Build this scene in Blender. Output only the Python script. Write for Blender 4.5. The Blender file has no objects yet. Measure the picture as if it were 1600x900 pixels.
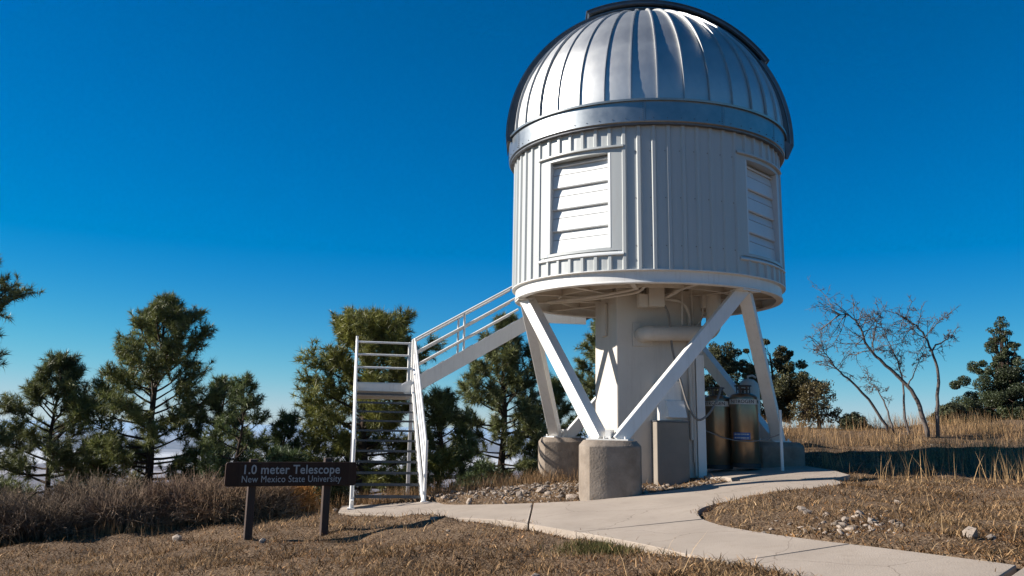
import bpy, bmesh, math, random
import numpy as np
from mathutils import Vector, Matrix, noise
C = bpy.context.scene
COL = C.collection
PI = math.pi
R = math.radians
# ------------------------------------------------------------------ camera, sky, sun
F_PX, PITCH, ROLL, CY = 1392.6, 0.2158, 0.0183, 366.0
cd = bpy.data.cameras.new('camera'); cam = bpy.data.objects.new('camera', cd); COL.objects.link(cam)
fw = Vector((0, math.cos(PITCH), math.sin(PITCH))); u0 = Vector((0, -math.sin(PITCH), math.cos(PITCH))); r0 = Vector((1, 0, 0))
ri = math.cos(ROLL) * r0 + math.sin(ROLL) * u0; up = -math.sin(ROLL) * r0 + math.cos(ROLL) * u0
m = Matrix((ri, up, -fw)).transposed().to_4x4(); cam.matrix_world = m
cd.sensor_width = 36.0; cd.lens = F_PX / 1600 * 36; cd.shift_y = -(450 - CY) / 1600
cd.clip_start = 0.1; cd.clip_end = 200000
C.camera = cam
SUN = Vector((-1.0, 0.03, 0.53)).normalized()
SUN_EL = math.asin(SUN.z); SUN_AZ = math.atan2(SUN.x, SUN.y)
w = bpy.data.worlds.new('World'); C.world = w; w.use_nodes = True
nt = w.node_tree; nt.nodes.clear()
sky = nt.nodes.new('ShaderNodeTexSky'); sky.sky_type = 'NISHITA'; sky.sun_disc = False
sky.sun_elevation = SUN_EL; sky.sun_rotation = SUN_AZ; sky.altitude = 2800; sky.air_density = .9; sky.dust_density = 0.1; sky.ozone_density = 4.0
hs = nt.nodes.new('ShaderNodeHueSaturation'); hs.inputs['Saturation'].default_value = 1.38; hs.inputs['Value'].default_value = 1.0
bg = nt.nodes.new('ShaderNodeBackground'); bg.inputs['Strength'].default_value = 0.072
wo = nt.nodes.new('ShaderNodeOutputWorld')
nt.links.new(sky.outputs[0], hs.inputs['Color']); 
# soft shoulder so that the band above the horizon keeps its blue
dn = nt.nodes.new('ShaderNodeVectorMath'); dn.operation = 'SCALE'; dn.inputs['Scale'].default_value = .127
cv = nt.nodes.new('ShaderNodeRGBCurve'); cc = cv.mapping.curves[3]; cv.mapping.use_clip = False
for p in ((.22, .22), (.5, .485), (.75, .605)): cc.points.new(*p)
cc.points[-1].location = (1.0, .67); cv.mapping.curves[0].points[-1].location = (1, .86); cv.mapping.curves[1].points.new(.14, .150); cv.mapping.curves[1].points.new(.42, .410); cv.mapping.curves[1].points[-1].location = (1, .965); cv.mapping.curves[2].points.new(.55, .57); cv.mapping.curves[2].points[-1].location = (1, 1.08); cv.mapping.update()
uq = nt.nodes.new('ShaderNodeVectorMath'); uq.operation = 'SCALE'; uq.inputs['Scale'].default_value = 1 / .127
nt.links.new(hs.outputs[0], dn.inputs[0]); nt.links.new(dn.outputs[0], cv.inputs['Color']); nt.links.new(cv.outputs[0], uq.inputs[0]); nt.links.new(uq.outputs[0], bg.inputs[0]); nt.links.new(bg.outputs[0], wo.inputs[0])
sd = bpy.data.lights.new('sun', 'SUN'); sd.energy = 5.0; sd.angle = R(0.53); sd.color = (1.0, 0.94, 0.86)
so = bpy.data.objects.new('sun', sd); COL.objects.link(so); so.rotation_euler = SUN.to_track_quat('Z', 'Y').to_euler(); so.location = (-30, 10, 30)
C.view_settings.view_transform = 'Standard'; C.view_settings.look = 'None'; C.view_settings.exposure = 0.85; C.view_settings.gamma = 1.0
C.view_settings.use_curve_mapping = False
C.render.engine = 'CYCLES'

# ------------------------------------------------------------------ materials
def mat(name, col, rough=0.6, metal=0.0, var=0.12, vscale=3.0, bump=0.0, bscale=40.0, spec=0.5, col2=None, stretch=None, trans=0.0, island=0.0, attr=None, grime=0):
    """Principled material whose base colour is broken up by object-space noise, with optional relief."""
    ma = bpy.data.materials.new(name); ma.use_nodes = True; n = ma.node_tree.nodes; l = ma.node_tree.links
    b = n['Principled BSDF']; b.inputs['Roughness'].default_value = rough; b.inputs['Metallic'].default_value = metal
    b.inputs['Specular IOR Level'].default_value = spec
    tc = n.new('ShaderNodeTexCoord'); mp = n.new('ShaderNodeMapping'); l.new(tc.outputs['Object'], mp.inputs[0])
    if stretch: mp.inputs['Scale'].default_value = stretch
    no = n.new('ShaderNodeTexNoise'); no.inputs['Scale'].default_value = vscale; no.inputs['Detail'].default_value = 8; no.inputs['Roughness'].default_value = .65
    l.new(mp.outputs[0], no.inputs['Vector'])
    rp = n.new('ShaderNodeValToRGB'); l.new(no.outputs['Fac'], rp.inputs[0])
    c2 = col2 or [c * (1 - 2 * var) for c in col]
    rp.color_ramp.elements[0].position = .3; rp.color_ramp.elements[1].position = .68
    rp.color_ramp.elements[0].color = (*c2, 1); rp.color_ramp.elements[1].color = (*col, 1)
    out = rp.outputs[0]
    if grime:   # faint run-down streaks and specks of dirt
        m2 = n.new('ShaderNodeMapping'); m2.inputs['Scale'].default_value = (9, 9, .7); l.new(tc.outputs['Object'], m2.inputs[0])
        g2 = n.new('ShaderNodeTexNoise'); g2.inputs['Scale'].default_value = 1.6; g2.inputs['Detail'].default_value = 9; g2.inputs['Roughness'].default_value = .75; l.new(m2.outputs[0], g2.inputs['Vector'])
        r2 = n.new('ShaderNodeMapRange'); r2.inputs['From Min'].default_value = .52; r2.inputs['From Max'].default_value = .80; r2.inputs['To Max'].default_value = grime; l.new(g2.outputs['Fac'], r2.inputs[0])
        mg = n.new('ShaderNodeMix'); mg.data_type = 'RGBA'; mg.inputs[7].default_value = (.30, .22, .15, 1); l.new(r2.outputs[0], mg.inputs[0]); l.new(out, mg.inputs[6]); out = mg.outputs[2]
    if island > 0:
        g = n.new('ShaderNodeNewGeometry'); hv = n.new('ShaderNodeHueSaturation')
        mr = n.new('ShaderNodeMapRange'); mr.inputs['To Min'].default_value = 1 - island; mr.inputs['To Max'].default_value = 1 + island
        l.new(g.outputs['Random Per Island'], mr.inputs[0]); l.new(mr.outputs[0], hv.inputs['Value']); l.new(out, hv.inputs['Color']); out = hv.outputs[0]
    if attr:
        at = n.new('ShaderNodeAttribute'); at.attribute_name = attr; mx = n.new('ShaderNodeMix'); mx.data_type = 'RGBA'; mx.blend_type = 'MULTIPLY'
        mx.inputs[0].default_value = 1; l.new(out, mx.inputs[6]); l.new(at.outputs['Color'], mx.inputs[7]); out = mx.outputs[2]
    l.new(out, b.inputs['Base Color'])
    if bump > 0:
        nb = n.new('ShaderNodeTexNoise'); nb.inputs['Scale'].default_value = bscale; nb.inputs['Detail'].default_value = 6
        l.new(mp.outputs[0], nb.inputs['Vector']); bp = n.new('ShaderNodeBump'); bp.inputs['Strength'].default_value = bump; bp.inputs['Distance'].default_value = .02
        l.new(nb.outputs['Fac'], bp.inputs['Height']); l.new(bp.outputs[0], b.inputs['Normal'])
        if metal > .5:
            mr = n.new('ShaderNodeMapRange'); mr.inputs['To Min'].default_value = max(.05, rough - .1); mr.inputs['To Max'].default_value = rough + .12
            l.new(no.outputs['Fac'], mr.inputs[0]); l.new(mr.outputs[0], b.inputs['Roughness'])
    if trans > 0:
        tr = n.new('ShaderNodeBsdfTranslucent'); l.new(out, tr.inputs['Color']); ms = n.new('ShaderNodeMixShader'); ms.inputs[0].default_value = trans
        l.new(b.outputs[0], ms.inputs[1]); l.new(tr.outputs[0], ms.inputs[2]); l.new(ms.outputs[0], n['Material Output'].inputs[0])
    return ma
WHITE = mat('white_paint', (0.773, 0.754, 0.718), .45, var=.03, vscale=1.5, bump=.04, bscale=25, col2=(0.681, 0.662, 0.616), grime=.35)
CREAM = mat('cream_paint', (0.608, 0.552, 0.480), .55, var=.05, vscale=2.0, bump=.05, bscale=20, col2=(0.552, 0.496, 0.424), grime=.35)
SIDING = mat('painted_steel_siding', (.46, .475, .46), .36, var=.03, vscale=1.2, bump=.03, bscale=8, col2=(.42, .43, .415), stretch=(1, 1, .3), grime=.25)
SLATM = mat('slat_paint', (0.624, 0.632, 0.624), .4, var=.03, vscale=2.0, col2=(0.577, 0.585, 0.577), grime=.2)
DOME = mat('dome_metal', (.58, .58, .56), .50, .90, var=.04, vscale=1.6, bump=.05, bscale=2.5, col2=(.47, .47, .46), spec=.3, grime=.12)
CURB = mat('dark_curb_metal', (.13, .135, .14), .45, .6, var=.15, vscale=4, bump=.05, bscale=10)
SKIRTM = mat('skirt_metal', (.32, .335, .345), .40, 1.0, var=.05, vscale=2.0, bump=.03, bscale=3, col2=(.21, .225, .235))
DARKM = mat('weathered_dark_metal', (.20, .20, .21), .5, .8, var=.2, vscale=4, bump=.1, bscale=20)
STEEL = mat('grating_steel', (.11, .115, .12), .5, .7, var=.15, vscale=8)
CONC = mat('pier_concrete', (0.296, 0.244, 0.196), .9, var=.2, vscale=3.2, bump=.35, bscale=30, col2=(0.163, 0.130, 0.100), spec=.2, grime=.55)
PLINTH = mat('plinth_concrete', (0.266, 0.229, 0.189), .9, var=.1, vscale=2.5, bump=.15, bscale=40, col2=(0.215, 0.185, 0.152), spec=.2)
PATH = mat('path_concrete', (0.400, 0.333, 0.270), .9, var=.1, vscale=1.6, bump=.3, bscale=70, col2=(0.296, 0.244, 0.196), spec=.2, island=.06, grime=.3)
BROWN = mat('sign_brown', (.046, .020, .011), .7, var=.2, vscale=5, bump=.1, bscale=60, spec=.25, grime=.15)
POSTM = mat('weathered_post_wood', (0.060, 0.034, 0.023), .85, var=.25, vscale=3, bump=.4, bscale=20, stretch=(6, 6, .6), col2=(0.040, 0.024, 0.018))
LETTER = mat('sign_letters', (0.391, 0.374, 0.357), .6, var=.05)
TANKM = mat('bottle_steel', (.34, .25, .165), .30, .85, var=.15, vscale=3, bump=.04, bscale=6, stretch=(1, 1, .4), grime=.3)
BLACKR = mat('black_rubber', (.03, .03, .03), .6, var=.1)
GREYC = mat('grey_cable', (.22, .20, .18), .55, var=.1)
VALVE = mat('valve_brass', (.16, .10, .075), .5, .6, var=.2, vscale=20)
BLUEL = mat('blue_sticker', (.03, .10, .30), .5, var=.05)
PAPER = mat('label_paper', (.55, .52, .47), .7, var=.08)
INK = mat('label_ink', (.03, .03, .03), .7, var=.05)
BARK = mat('pine_bark', (.085, .06, .045), .95, var=.3, vscale=6, bump=.6, bscale=14, stretch=(1, 1, .35), col2=(.035, .026, .02), spec=.1)
OAKB = mat('oak_bark', (.155, .135, .125), .9, var=.25, vscale=8, bump=.4, bscale=25, spec=.1, col2=(.10, .08, .07))
NEEDLE = mat('pine_needles', (.18, .19, .066), .5, var=.2, vscale=.8, trans=.2, island=.6, attr='tint', spec=.4, col2=(.10, .118, .045))
LEAF = mat('dark_leaves', (.105, .108, .05), .5, var=.2, vscale=.9, trans=.2, island=.45, attr='tint', spec=.35, col2=(.06, .07, .035))
TWIG = mat('dead_twigs', (.30, .23, .165), .9, var=.25, vscale=1.5, island=.6, spec=.1, attr='tint', col2=(.18, .135, .095))
GRASS = mat('dry_grass', (.43, .305, .17), .8, var=.25, vscale=.9, island=.5, spec=.2, trans=.2, attr='tint', col2=(.30, .195, .108))
ROCK = mat('limestone', (.31, .255, .205), .9, var=.2, vscale=6, bump=.5, bscale=25, spec=.2, col2=(.19, .15, .12), island=.45)

def weather_path(ma):
    n = ma.node_tree.nodes; l = ma.node_tree.links; b = n['Principled BSDF']; src = b.inputs['Base Color'].links[0].from_socket; tc = n.new('ShaderNodeTexCoord')
    a = n.new('ShaderNodeTexNoise'); a.inputs['Scale'].default_value = 3.2; a.inputs['Detail'].default_value = 10; a.inputs['Roughness'].default_value = .72; l.new(tc.outputs['Object'], a.inputs['Vector'])
    r1 = n.new('ShaderNodeMapRange'); r1.inputs['From Min'].default_value = .50; r1.inputs['From Max'].default_value = .74; r1.inputs['To Max'].default_value = .55; l.new(a.outputs['Fac'], r1.inputs[0])
    m1 = n.new('ShaderNodeMix'); m1.data_type = 'RGBA'; m1.inputs[7].default_value = (.20, .155, .115, 1); l.new(r1.outputs[0], m1.inputs[0]); l.new(src, m1.inputs[6])
    wv = n.new('ShaderNodeTexNoise'); wv.inputs['Scale'].default_value = 2.0; wv.inputs['Detail'].default_value = 5; l.new(tc.outputs['Object'], wv.inputs['Vector'])
    ad = n.new('ShaderNodeMix'); ad.data_type = 'RGBA'; ad.blend_type = 'ADD'; ad.inputs[0].default_value = .45; l.new(tc.outputs['Object'], ad.inputs[6]); l.new(wv.outputs['Color'], ad.inputs[7])
    vo = n.new('ShaderNodeTexVoronoi'); vo.feature = 'DISTANCE_TO_EDGE'; vo.inputs['Scale'].default_value = .55; l.new(ad.outputs[2], vo.inputs['Vector'])
    r2 = n.new('ShaderNodeMapRange'); r2.inputs['From Min'].default_value = .0015; r2.inputs['From Max'].default_value = .004; r2.inputs['To Min'].default_value = .55; r2.inputs['To Max'].default_value = 0; l.new(vo.outputs['Distance'], r2.inputs[0])
    m2 = n.new('ShaderNodeMix'); m2.data_type = 'RGBA'; m2.inputs[7].default_value = (.10, .075, .055, 1); l.new(r2.outputs[0], m2.inputs[0]); l.new(m1.outputs[2], m2.inputs[6]); l.new(m2.outputs[2], b.inputs['Base Color'])
weather_path(PATH)

# ------------------------------------------------------------------ object helpers
def link(name, me, ma=None, parent=None, smooth=None):
    o = bpy.data.objects.new(name, me); COL.objects.link(o)
    if ma and me is not None: me.materials.append(ma)
    if parent: o.parent = parent
    if smooth is not None and me is not None:
        me.polygons.foreach_set('use_smooth', [True] * len(me.polygons))
        if smooth < 180: me.set_sharp_from_angle(angle=R(smooth))
    return o
def tag(o, label=None, cat=None, group=None, kind=None):
    for k, v in (('label', label), ('category', cat), ('group', group), ('kind', kind)):
        if v: o[k] = v
    return o
def empty(name, loc=(0, 0, 0), rz=0, parent=None):
    o = bpy.data.objects.new(name, None); COL.objects.link(o); o.location = loc; o.rotation_euler = (0, 0, rz); o.empty_display_size = .2
    if parent: o.parent = parent
    return o
class MB:
    def __init__(s): s.v = []; s.f = []
    def add(s, vs, fs):
        k = len(s.v); s.v += [tuple(p) for p in vs]; s.f += [tuple(i + k for i in f) for f in fs]; return s
    def box(s, lo, hi, M=None):
        x0, y0, z0 = lo; x1, y1, z1 = hi
        vs = [Vector(p) for p in ((x0, y0, z0), (x1, y0, z0), (x1, y1, z0), (x0, y1, z0), (x0, y0, z1), (x1, y0, z1), (x1, y1, z1), (x0, y1, z1))]
        if M: vs = [M @ p for p in vs]
        s.add(vs, [(0, 3, 2, 1), (4, 5, 6, 7), (0, 1, 5, 4), (1, 2, 6, 5), (2, 3, 7, 6), (3, 0, 4, 7)]); return s
    def beam(s, a, b, wd, ht, upv=(0, 0, 1)):
        a = Vector(a); b = Vector(b); d = (b - a).normalized(); x = d.cross(Vector(upv)).normalized(); y = x.cross(d)
        x *= wd / 2; y *= ht / 2
        s.add([a - x - y, a + x - y, a + x + y, a - x + y, b - x - y, b + x - y, b + x + y, b - x + y], [(0, 3, 2, 1), (4, 5, 6, 7), (0, 1, 5, 4), (1, 2, 6, 5), (2, 3, 7, 6), (3, 0, 4, 7)]); return s
    def tube(s, pts, rad, n=8, caps=True):
        pts = [Vector(p) for p in pts]; N = len(pts)
        if not hasattr(rad, '__len__'): rad = [rad] * N
        t0 = (pts[1] - pts[0]).normalized(); nx = t0.cross(Vector((0, 0, 1)))
        if nx.length < .05: nx = t0.cross(Vector((1, 0, 0)))
        nx.normalize(); vs = []
        for i, p in enumerate(pts):
            t = ((pts[min(i + 1, N - 1)] - pts[max(i - 1, 0)])).normalized()
            nx = (nx - t * nx.dot(t)).normalized(); ny = t.cross(nx)
            for k in range(n):
                a = 2 * PI * k / n; vs.append(p + (nx * math.cos(a) + ny * math.sin(a)) * rad[i])
        fs = [(i * n + k, i * n + (k + 1) % n, (i + 1) * n + (k + 1) % n, (i + 1) * n + k) for i in range(N - 1) for k in range(n)]
        if caps: fs += [tuple(range(n - 1, -1, -1)), tuple(range((N - 1) * n, N * n))]
        s.add(vs, fs); return s
    def lathe(s, prof, n=64, a0=0, a1=2 * PI, c=(0, 0)):
        """prof: list of (radius, z); swept about the vertical through c (angle 0 faces -Y)."""
        full = abs(a1 - a0 - 2 * PI) < 1e-6; m_ = n if full else n + 1; P = len(prof); vs = []
        for i in range(m_):
            a = a0 + (a1 - a0) * i / n
            for r_, z in prof: vs.append((c[0] + r_ * math.sin(a), c[1] - r_ * math.cos(a), z))
        s.add(vs, [(i * P + j, ((i + 1) % m_) * P + j, ((i + 1) % m_) * P + j + 1, i * P + j + 1) for i in range(n) for j in range(P - 1)]); return s
    def mesh(s, name):
        me = bpy.data.meshes.new(name); me.from_pydata(s.v, [], s.f); me.update(); return me
    def build(s, name, ma, parent=None, smooth=None, bevel=0):
        o = link(name, s.mesh(name), ma, parent, smooth)
        if bevel:
            b = o.modifiers.new('edge', 'BEVEL'); b.width = bevel; b.segments = 2; b.limit_method = 'ANGLE'; b.angle_limit = R(40)
        return o
def fast_mesh(name, v, f, tint=None):
    """v (N,3) float array, f (M,k) int array with k corners per face; tint (N,) value per vertex."""
    me = bpy.data.meshes.new(name); k = f.shape[1]
    me.vertices.add(len(v)); me.vertices.foreach_set('co', np.ascontiguousarray(v, np.float32).ravel())
    me.loops.add(f.size); me.loops.foreach_set('vertex_index', np.ascontiguousarray(f, np.int32).ravel())
    me.polygons.add(len(f)); me.polygons.foreach_set('loop_start', np.arange(0, f.size, k, dtype=np.int32))
    me.update(calc_edges=True)
    if tint is not None:
        a = me.attributes.new('tint', 'FLOAT_COLOR', 'POINT'); c = np.ones((len(v), 4), np.float32)
        c[:, :3] = tint if tint.ndim == 2 else tint[:, None]
        a.data.foreach_set('color', c.ravel())
    return me
def copy_tree(o, parent=None):
    c = o.copy(); COL.objects.link(c)
    if parent: c.parent = parent
    for ch in list(o.children): copy_tree(ch, c)
    return c

# ------------------------------------------------------------------ terrain
def sm(a, b, x):
    t = np.clip((x - a) / (b - a), 0, 1); return t * t * (3 - 2 * t)
def hill(x, y):
    x = np.asarray(x, float); y = np.asarray(y, float)
    zx = np.where(x < -2, .085 * (x + 2), np.where(x < 4, .1 * (x + 2), .6 + .05 * (x - 4)))
    zx = np.clip(zx, -1.6, 1.1)
    near = np.maximum(.04 * np.minimum(y - 15.6, 0), -.8)
    far = sm(2.5, 6, x) * .075 * np.clip(y - 15.6, 0, 9)
    yc = np.interp(x, [-12, -6, -3, -1, 1, 3, 6, 20], [14.5, 15.6, 16.9, 17.2, 18.8, 20.3, 24, 28])
    t = np.maximum(y - yc, 0)
    dip = -.05 * np.exp(-(((x + 2.2) / 1.2) ** 2 + ((y - 12.9) / 1.3) ** 2)) + .05 * np.exp(-(((x + 3.8) / .8) ** 2 + ((y - 12.6) / .9) ** 2))
    return -1.30 + zx + near + far + dip - .55 * t * t / (t + 2.5)
def H(x, y): return float(hill(x, y))
def chaikin(P, n=2, closed=True):
    P = np.array(P, float)
    for _ in range(n):
        Q = np.roll(P, -1, 0); P = np.stack([.75 * P + .25 * Q, .25 * P + .75 * Q], 1).reshape(-1, 2)
    return P
def curve(P, n=6):
    """Catmull-Rom through open points."""
    P = [np.array(p, float) for p in P]; P = [2 * P[0] - P[1]] + P + [2 * P[-1] - P[-2]]; out = []
    for i in range(1, len(P) - 2):
        a, b, c, d = P[i - 1:i + 3]
        for k in range(n):
            t = k / n; out.append(.5 * (2 * b + (c - a) * t + (2 * a - 5 * b + 4 * c - d) * t * t + (3 * b - a - 3 * c + d) * t ** 3))
    out.append(P[-2]); return [tuple(p) for p in out]
def inside(poly, x, y):
    poly = np.asarray(poly); r_ = np.zeros(x.shape, bool); j = len(poly) - 1
    for i in range(len(poly)):
        xi, yi = poly[i]; xj, yj = poly[j]
        c = ((yi > y) != (yj > y)) & (x < (xj - xi) * (y - yi) / (yj - yi + 1e-12) + xi); r_ ^= c; j = i
    return r_
far_a = curve([(-2.86, 16.05), (-1.35, 15.55), (-.94, 14.9), (-.22, 14.42), (.4, 14.13)])
far_b = curve([(.4, 14.13), (1.32, 13.87), (2.02, 14.08), (2.65, 14.3), (3.2, 14.62), (3.7, 14.70)])
near_a = curve([(-2.74, 15.05), (-1.55, 14.05), (-.28, 12.81), (.28, 12.0)]); near_b = curve([(.28, 12.0), (.82, 11.03)])
near_c = curve([(.82, 11.03), (1.41, 9.89), (1.76, 9.07), (2.03, 8.56)])
right_b = curve([(5.06, 14.26), (5.02, 13.82), (4.7, 13.42), (3.84, 12.88), (3.23, 12.62), (2.69, 12.26), (2.45, 11.85), (2.36, 11.27), (2.36, 11.16)])
right_c = curve([(2.36, 11.16), (2.45, 10.65), (2.69, 10.0), (3.07, 9.27), (3.28, 8.92)])
near_d = curve([(2.03, 8.56), (2.27, 8.05), (2.75, 7.1), (3.1, 6.5)]); right_d = curve([(3.28, 8.92), (3.47, 8.61), (4.09, 7.5)])
SLABS = [far_a + near_a[::-1], far_b + right_b + near_b[::-1], right_c + near_c[::-1], right_d + near_d[::-1],
         [(4.11, 7.46), (4.9, 6.2), (6.2, 4.6), (4.9, 3.8), (3.8, 5.4), (3.13, 6.45)],
         [(3.36, 15.45), (3.60, 15.28), (3.72, 14.74), (5.06, 14.31), (5.5, 14.75), (5.55, 15.6), (5.1, 17.2), (3.4, 17.5)]]
HOLES = [np.array(p) for p in SLABS]
def on_path(x, y, grow=0.0):
    r_ = np.zeros(x.shape, bool)
    for p in HOLES:
        c = p.mean(0); q = p
        if grow:
            for dx, dy in ((grow, 0), (-grow, 0), (0, grow), (0, -grow)): r_ |= inside(q + (dx, dy), x, y)
        r_ |= inside(q, x, y)
    return r_
TX, TY = 2.534, 16.575
def pol(az, r_, z): a = R(az); return Vector((TX + r_ * math.sin(a), TY - r_ * math.cos(a), z))
PIERS = [pol(-23, 2.4, 0), pol(97, 2.42, 0), pol(217, 2.42, 0)]
rs = np.concatenate([np.linspace(.4, 9, 76), 9 * 1.058 ** np.arange(1, 158)]); NS = 400
cx0, cy0 = 1.0, 13.5
ang = np.linspace(0, 2 * PI, NS, endpoint=False)
GX = cx0 + rs[:, None] * np.cos(ang); GY = cy0 + rs[:, None] * np.sin(ang)
GZ = np.maximum(hill(np.clip(GX, -60, 60), np.clip(GY, -60, 90)), -45)
def lump(x, y, s, seed):
    rg = np.random.default_rng(seed); z = np.zeros_like(x)
    for k in range(7):
        a = rg.uniform(0, 2 * PI); f = s * rg.uniform(.6, 1.8); z += np.sin(f * (x * math.cos(a) + y * math.sin(a)) + rg.uniform(0, 6)) / 7
    return z
fade = np.clip((60 - rs) / 30, 0, 1)[:, None]
GZ += fade * (.10 * lump(GX, GY, 1.3, 1) + .06 * lump(GX, GY, 4.0, 2) + .035 * lump(GX, GY, 11, 3))
for p in PIERS:   # a low mound of rubble round the footings
    pass
mound = np.exp(-(((GX - .6) / 1.7) ** 2 + ((GY - 15.9) / 1.3) ** 2)); GZ += .10 * mound
op = on_path(GX, GY, .05)
GZ = np.where(op, hill(GX, GY) - .06, GZ)
t = sm(55, 1500, rs)[:, None]; GZ = GZ * (1 - t) + (-400) * t
N_ = len(rs); vg = np.stack([GX, GY, GZ], -1).reshape(-1, 3)
i, j = np.meshgrid(np.arange(N_ - 1), np.arange(NS), indexing='ij'); j2 = (j + 1) % NS
fg = np.stack([i * NS + j, (i + 1) * NS + j, (i + 1) * NS + j2, i * NS + j2], -1).reshape(-1, 4)
vg = np.vstack([vg, [[cx0, cy0, H(cx0, cy0)]]])
me = fast_mesh('ground', vg, fg)
gm = bpy.data.materials.new('hill_soil_and_basin'); gm.use_nodes = True; n = gm.node_tree.nodes; l = gm.node_tree.links; b = n['Principled BSDF']; b.inputs['Roughness'].default_value = .95; b.inputs['Specular IOR Level'].default_value = .1
tc = n.new('ShaderNodeTexCoord')
def nz(scale, det=8, src=None, rg=.6):
    q = n.new('ShaderNodeTexNoise'); q.inputs['Scale'].default_value = scale; q.inputs['Detail'].default_value = det; q.inputs['Roughness'].default_value = rg; l.new(src or tc.outputs['Object'], q.inputs['Vector']); return q.outputs['Fac']
def ramp(src, els):
    q = n.new('ShaderNodeValToRGB'); cr = q.color_ramp
    while len(cr.elements) < len(els): cr.elements.new(.5)
    for e, (p, c) in zip(cr.elements, els): e.position = p; e.color = (*c, 1)
    l.new(src, q.inputs[0]); return q.outputs[0]
def mixc(f, a, bb):
    q = n.new('ShaderNodeMix'); q.data_type = 'RGBA'; l.new(f, q.inputs[0]); l.new(a, q.inputs[6]); l.new(bb, q.inputs[7]); return q.outputs[2]
soil = ramp(nz(1.1), [(.3, (.085, .052, .032)), (.5, (.13, .084, .052)), (.7, (.18, .125, .08))])
litter = ramp(nz(38, 4), [(.38, (.035, .022, .014)), (.50, (.14, .09, .055)), (.66, (.30, .22, .14))])
near_c_ = mixc(ramp(nz(3.0), [(.35, (.55,) * 3), (.65, (1.0,) * 3)]), soil, litter)
sep = n.new('ShaderNodeSeparateXYZ'); l.new(tc.outputs['Object'], sep.inputs[0])
mp = n.new('ShaderNodeMapping'); mp.inputs['Scale'].default_value = (.00012, .0006, 0); l.new(tc.outputs['Object'], mp.inputs[0])
wob = n.new('ShaderNodeMath'); wob.operation = 'MULTIPLY_ADD'; l.new(nz(2.5, 6, mp.outputs[0]), wob.inputs[0]); wob.inputs[1].default_value = 2600; l.new(sep.outputs['Y'], wob.inputs[2])
mr = n.new('ShaderNodeMapRange'); mr.inputs['From Min'].default_value = 3000; mr.inputs['From Max'].default_value = 19000; l.new(wob.outputs[0], mr.inputs[0])
pl1 = (.15, .115, .105); pl2 = (.21, .165, .15); wh = (.60, .57, .53)
band = ramp(mr.outputs[0], [(.0, pl1), (.18, pl2), (.30, pl1), (.36, (.36, .30, .27)), (.40, pl1), (.452, pl2), (.475, wh), (.68, wh), (.72, (.25, .22, .2))])
fr = n.new('ShaderNodeMapRange'); fr.inputs['From Min'].default_value = 60; fr.inputs['From Max'].default_value = 900; l.new(sep.outputs['Y'], fr.inputs[0])
l.new(mixc(fr.outputs[0], near_c_, band), b.inputs['Base Color'])
bp = n.new('ShaderNodeBump'); bp.inputs['Strength'].default_value = .9; bp.inputs['Distance'].default_value = .03; l.new(nz(26, 6), bp.inputs['Height']); l.new(bp.outputs[0], b.inputs['Normal'])
tag(link('ground', me, gm, smooth=180), kind='structure')

# distant mountain range beyond the white basin
na, nr = 260, 14; A_ = np.linspace(-1.1, 1.1, na); V = []
for q in range(nr):
    tq = q / (nr - 1); rad = 15500 + 4500 * tq
    ridge = np.array([.62 + .5 * noise.fractal(Vector((a * 7, tq * 1.5, 3.1)), 1, 2, 5) for a in A_])
    rough_ = np.array([noise.fractal(Vector((a * 60, tq * 9, 7)), 1, 2, 4) for a in A_])
    prof = math.sin(PI * min(1, tq * 1.15)) ** .8 if tq < .87 else 0
    V.append(np.stack([rad * np.sin(A_), rad * np.cos(A_), -404 + 215 * prof * np.clip(ridge, .2, 1.4) + 14 * prof * rough_], -1))
V = np.concatenate(V)
i, j = np.meshgrid(np.arange(nr - 1), np.arange(na - 1), indexing='ij')
fm = np.stack([i * na + j, i * na + j + 1, (i + 1) * na + j + 1, (i + 1) * na + j], -1).reshape(-1, 4)
MTN = mat('desert_mountain', (.17, .14, .12), .95, var=.2, vscale=.002, spec=.05)
tag(link('mountain_range', fast_mesh('mountain_range', V, fm), MTN, smooth=180), kind='structure')

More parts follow.
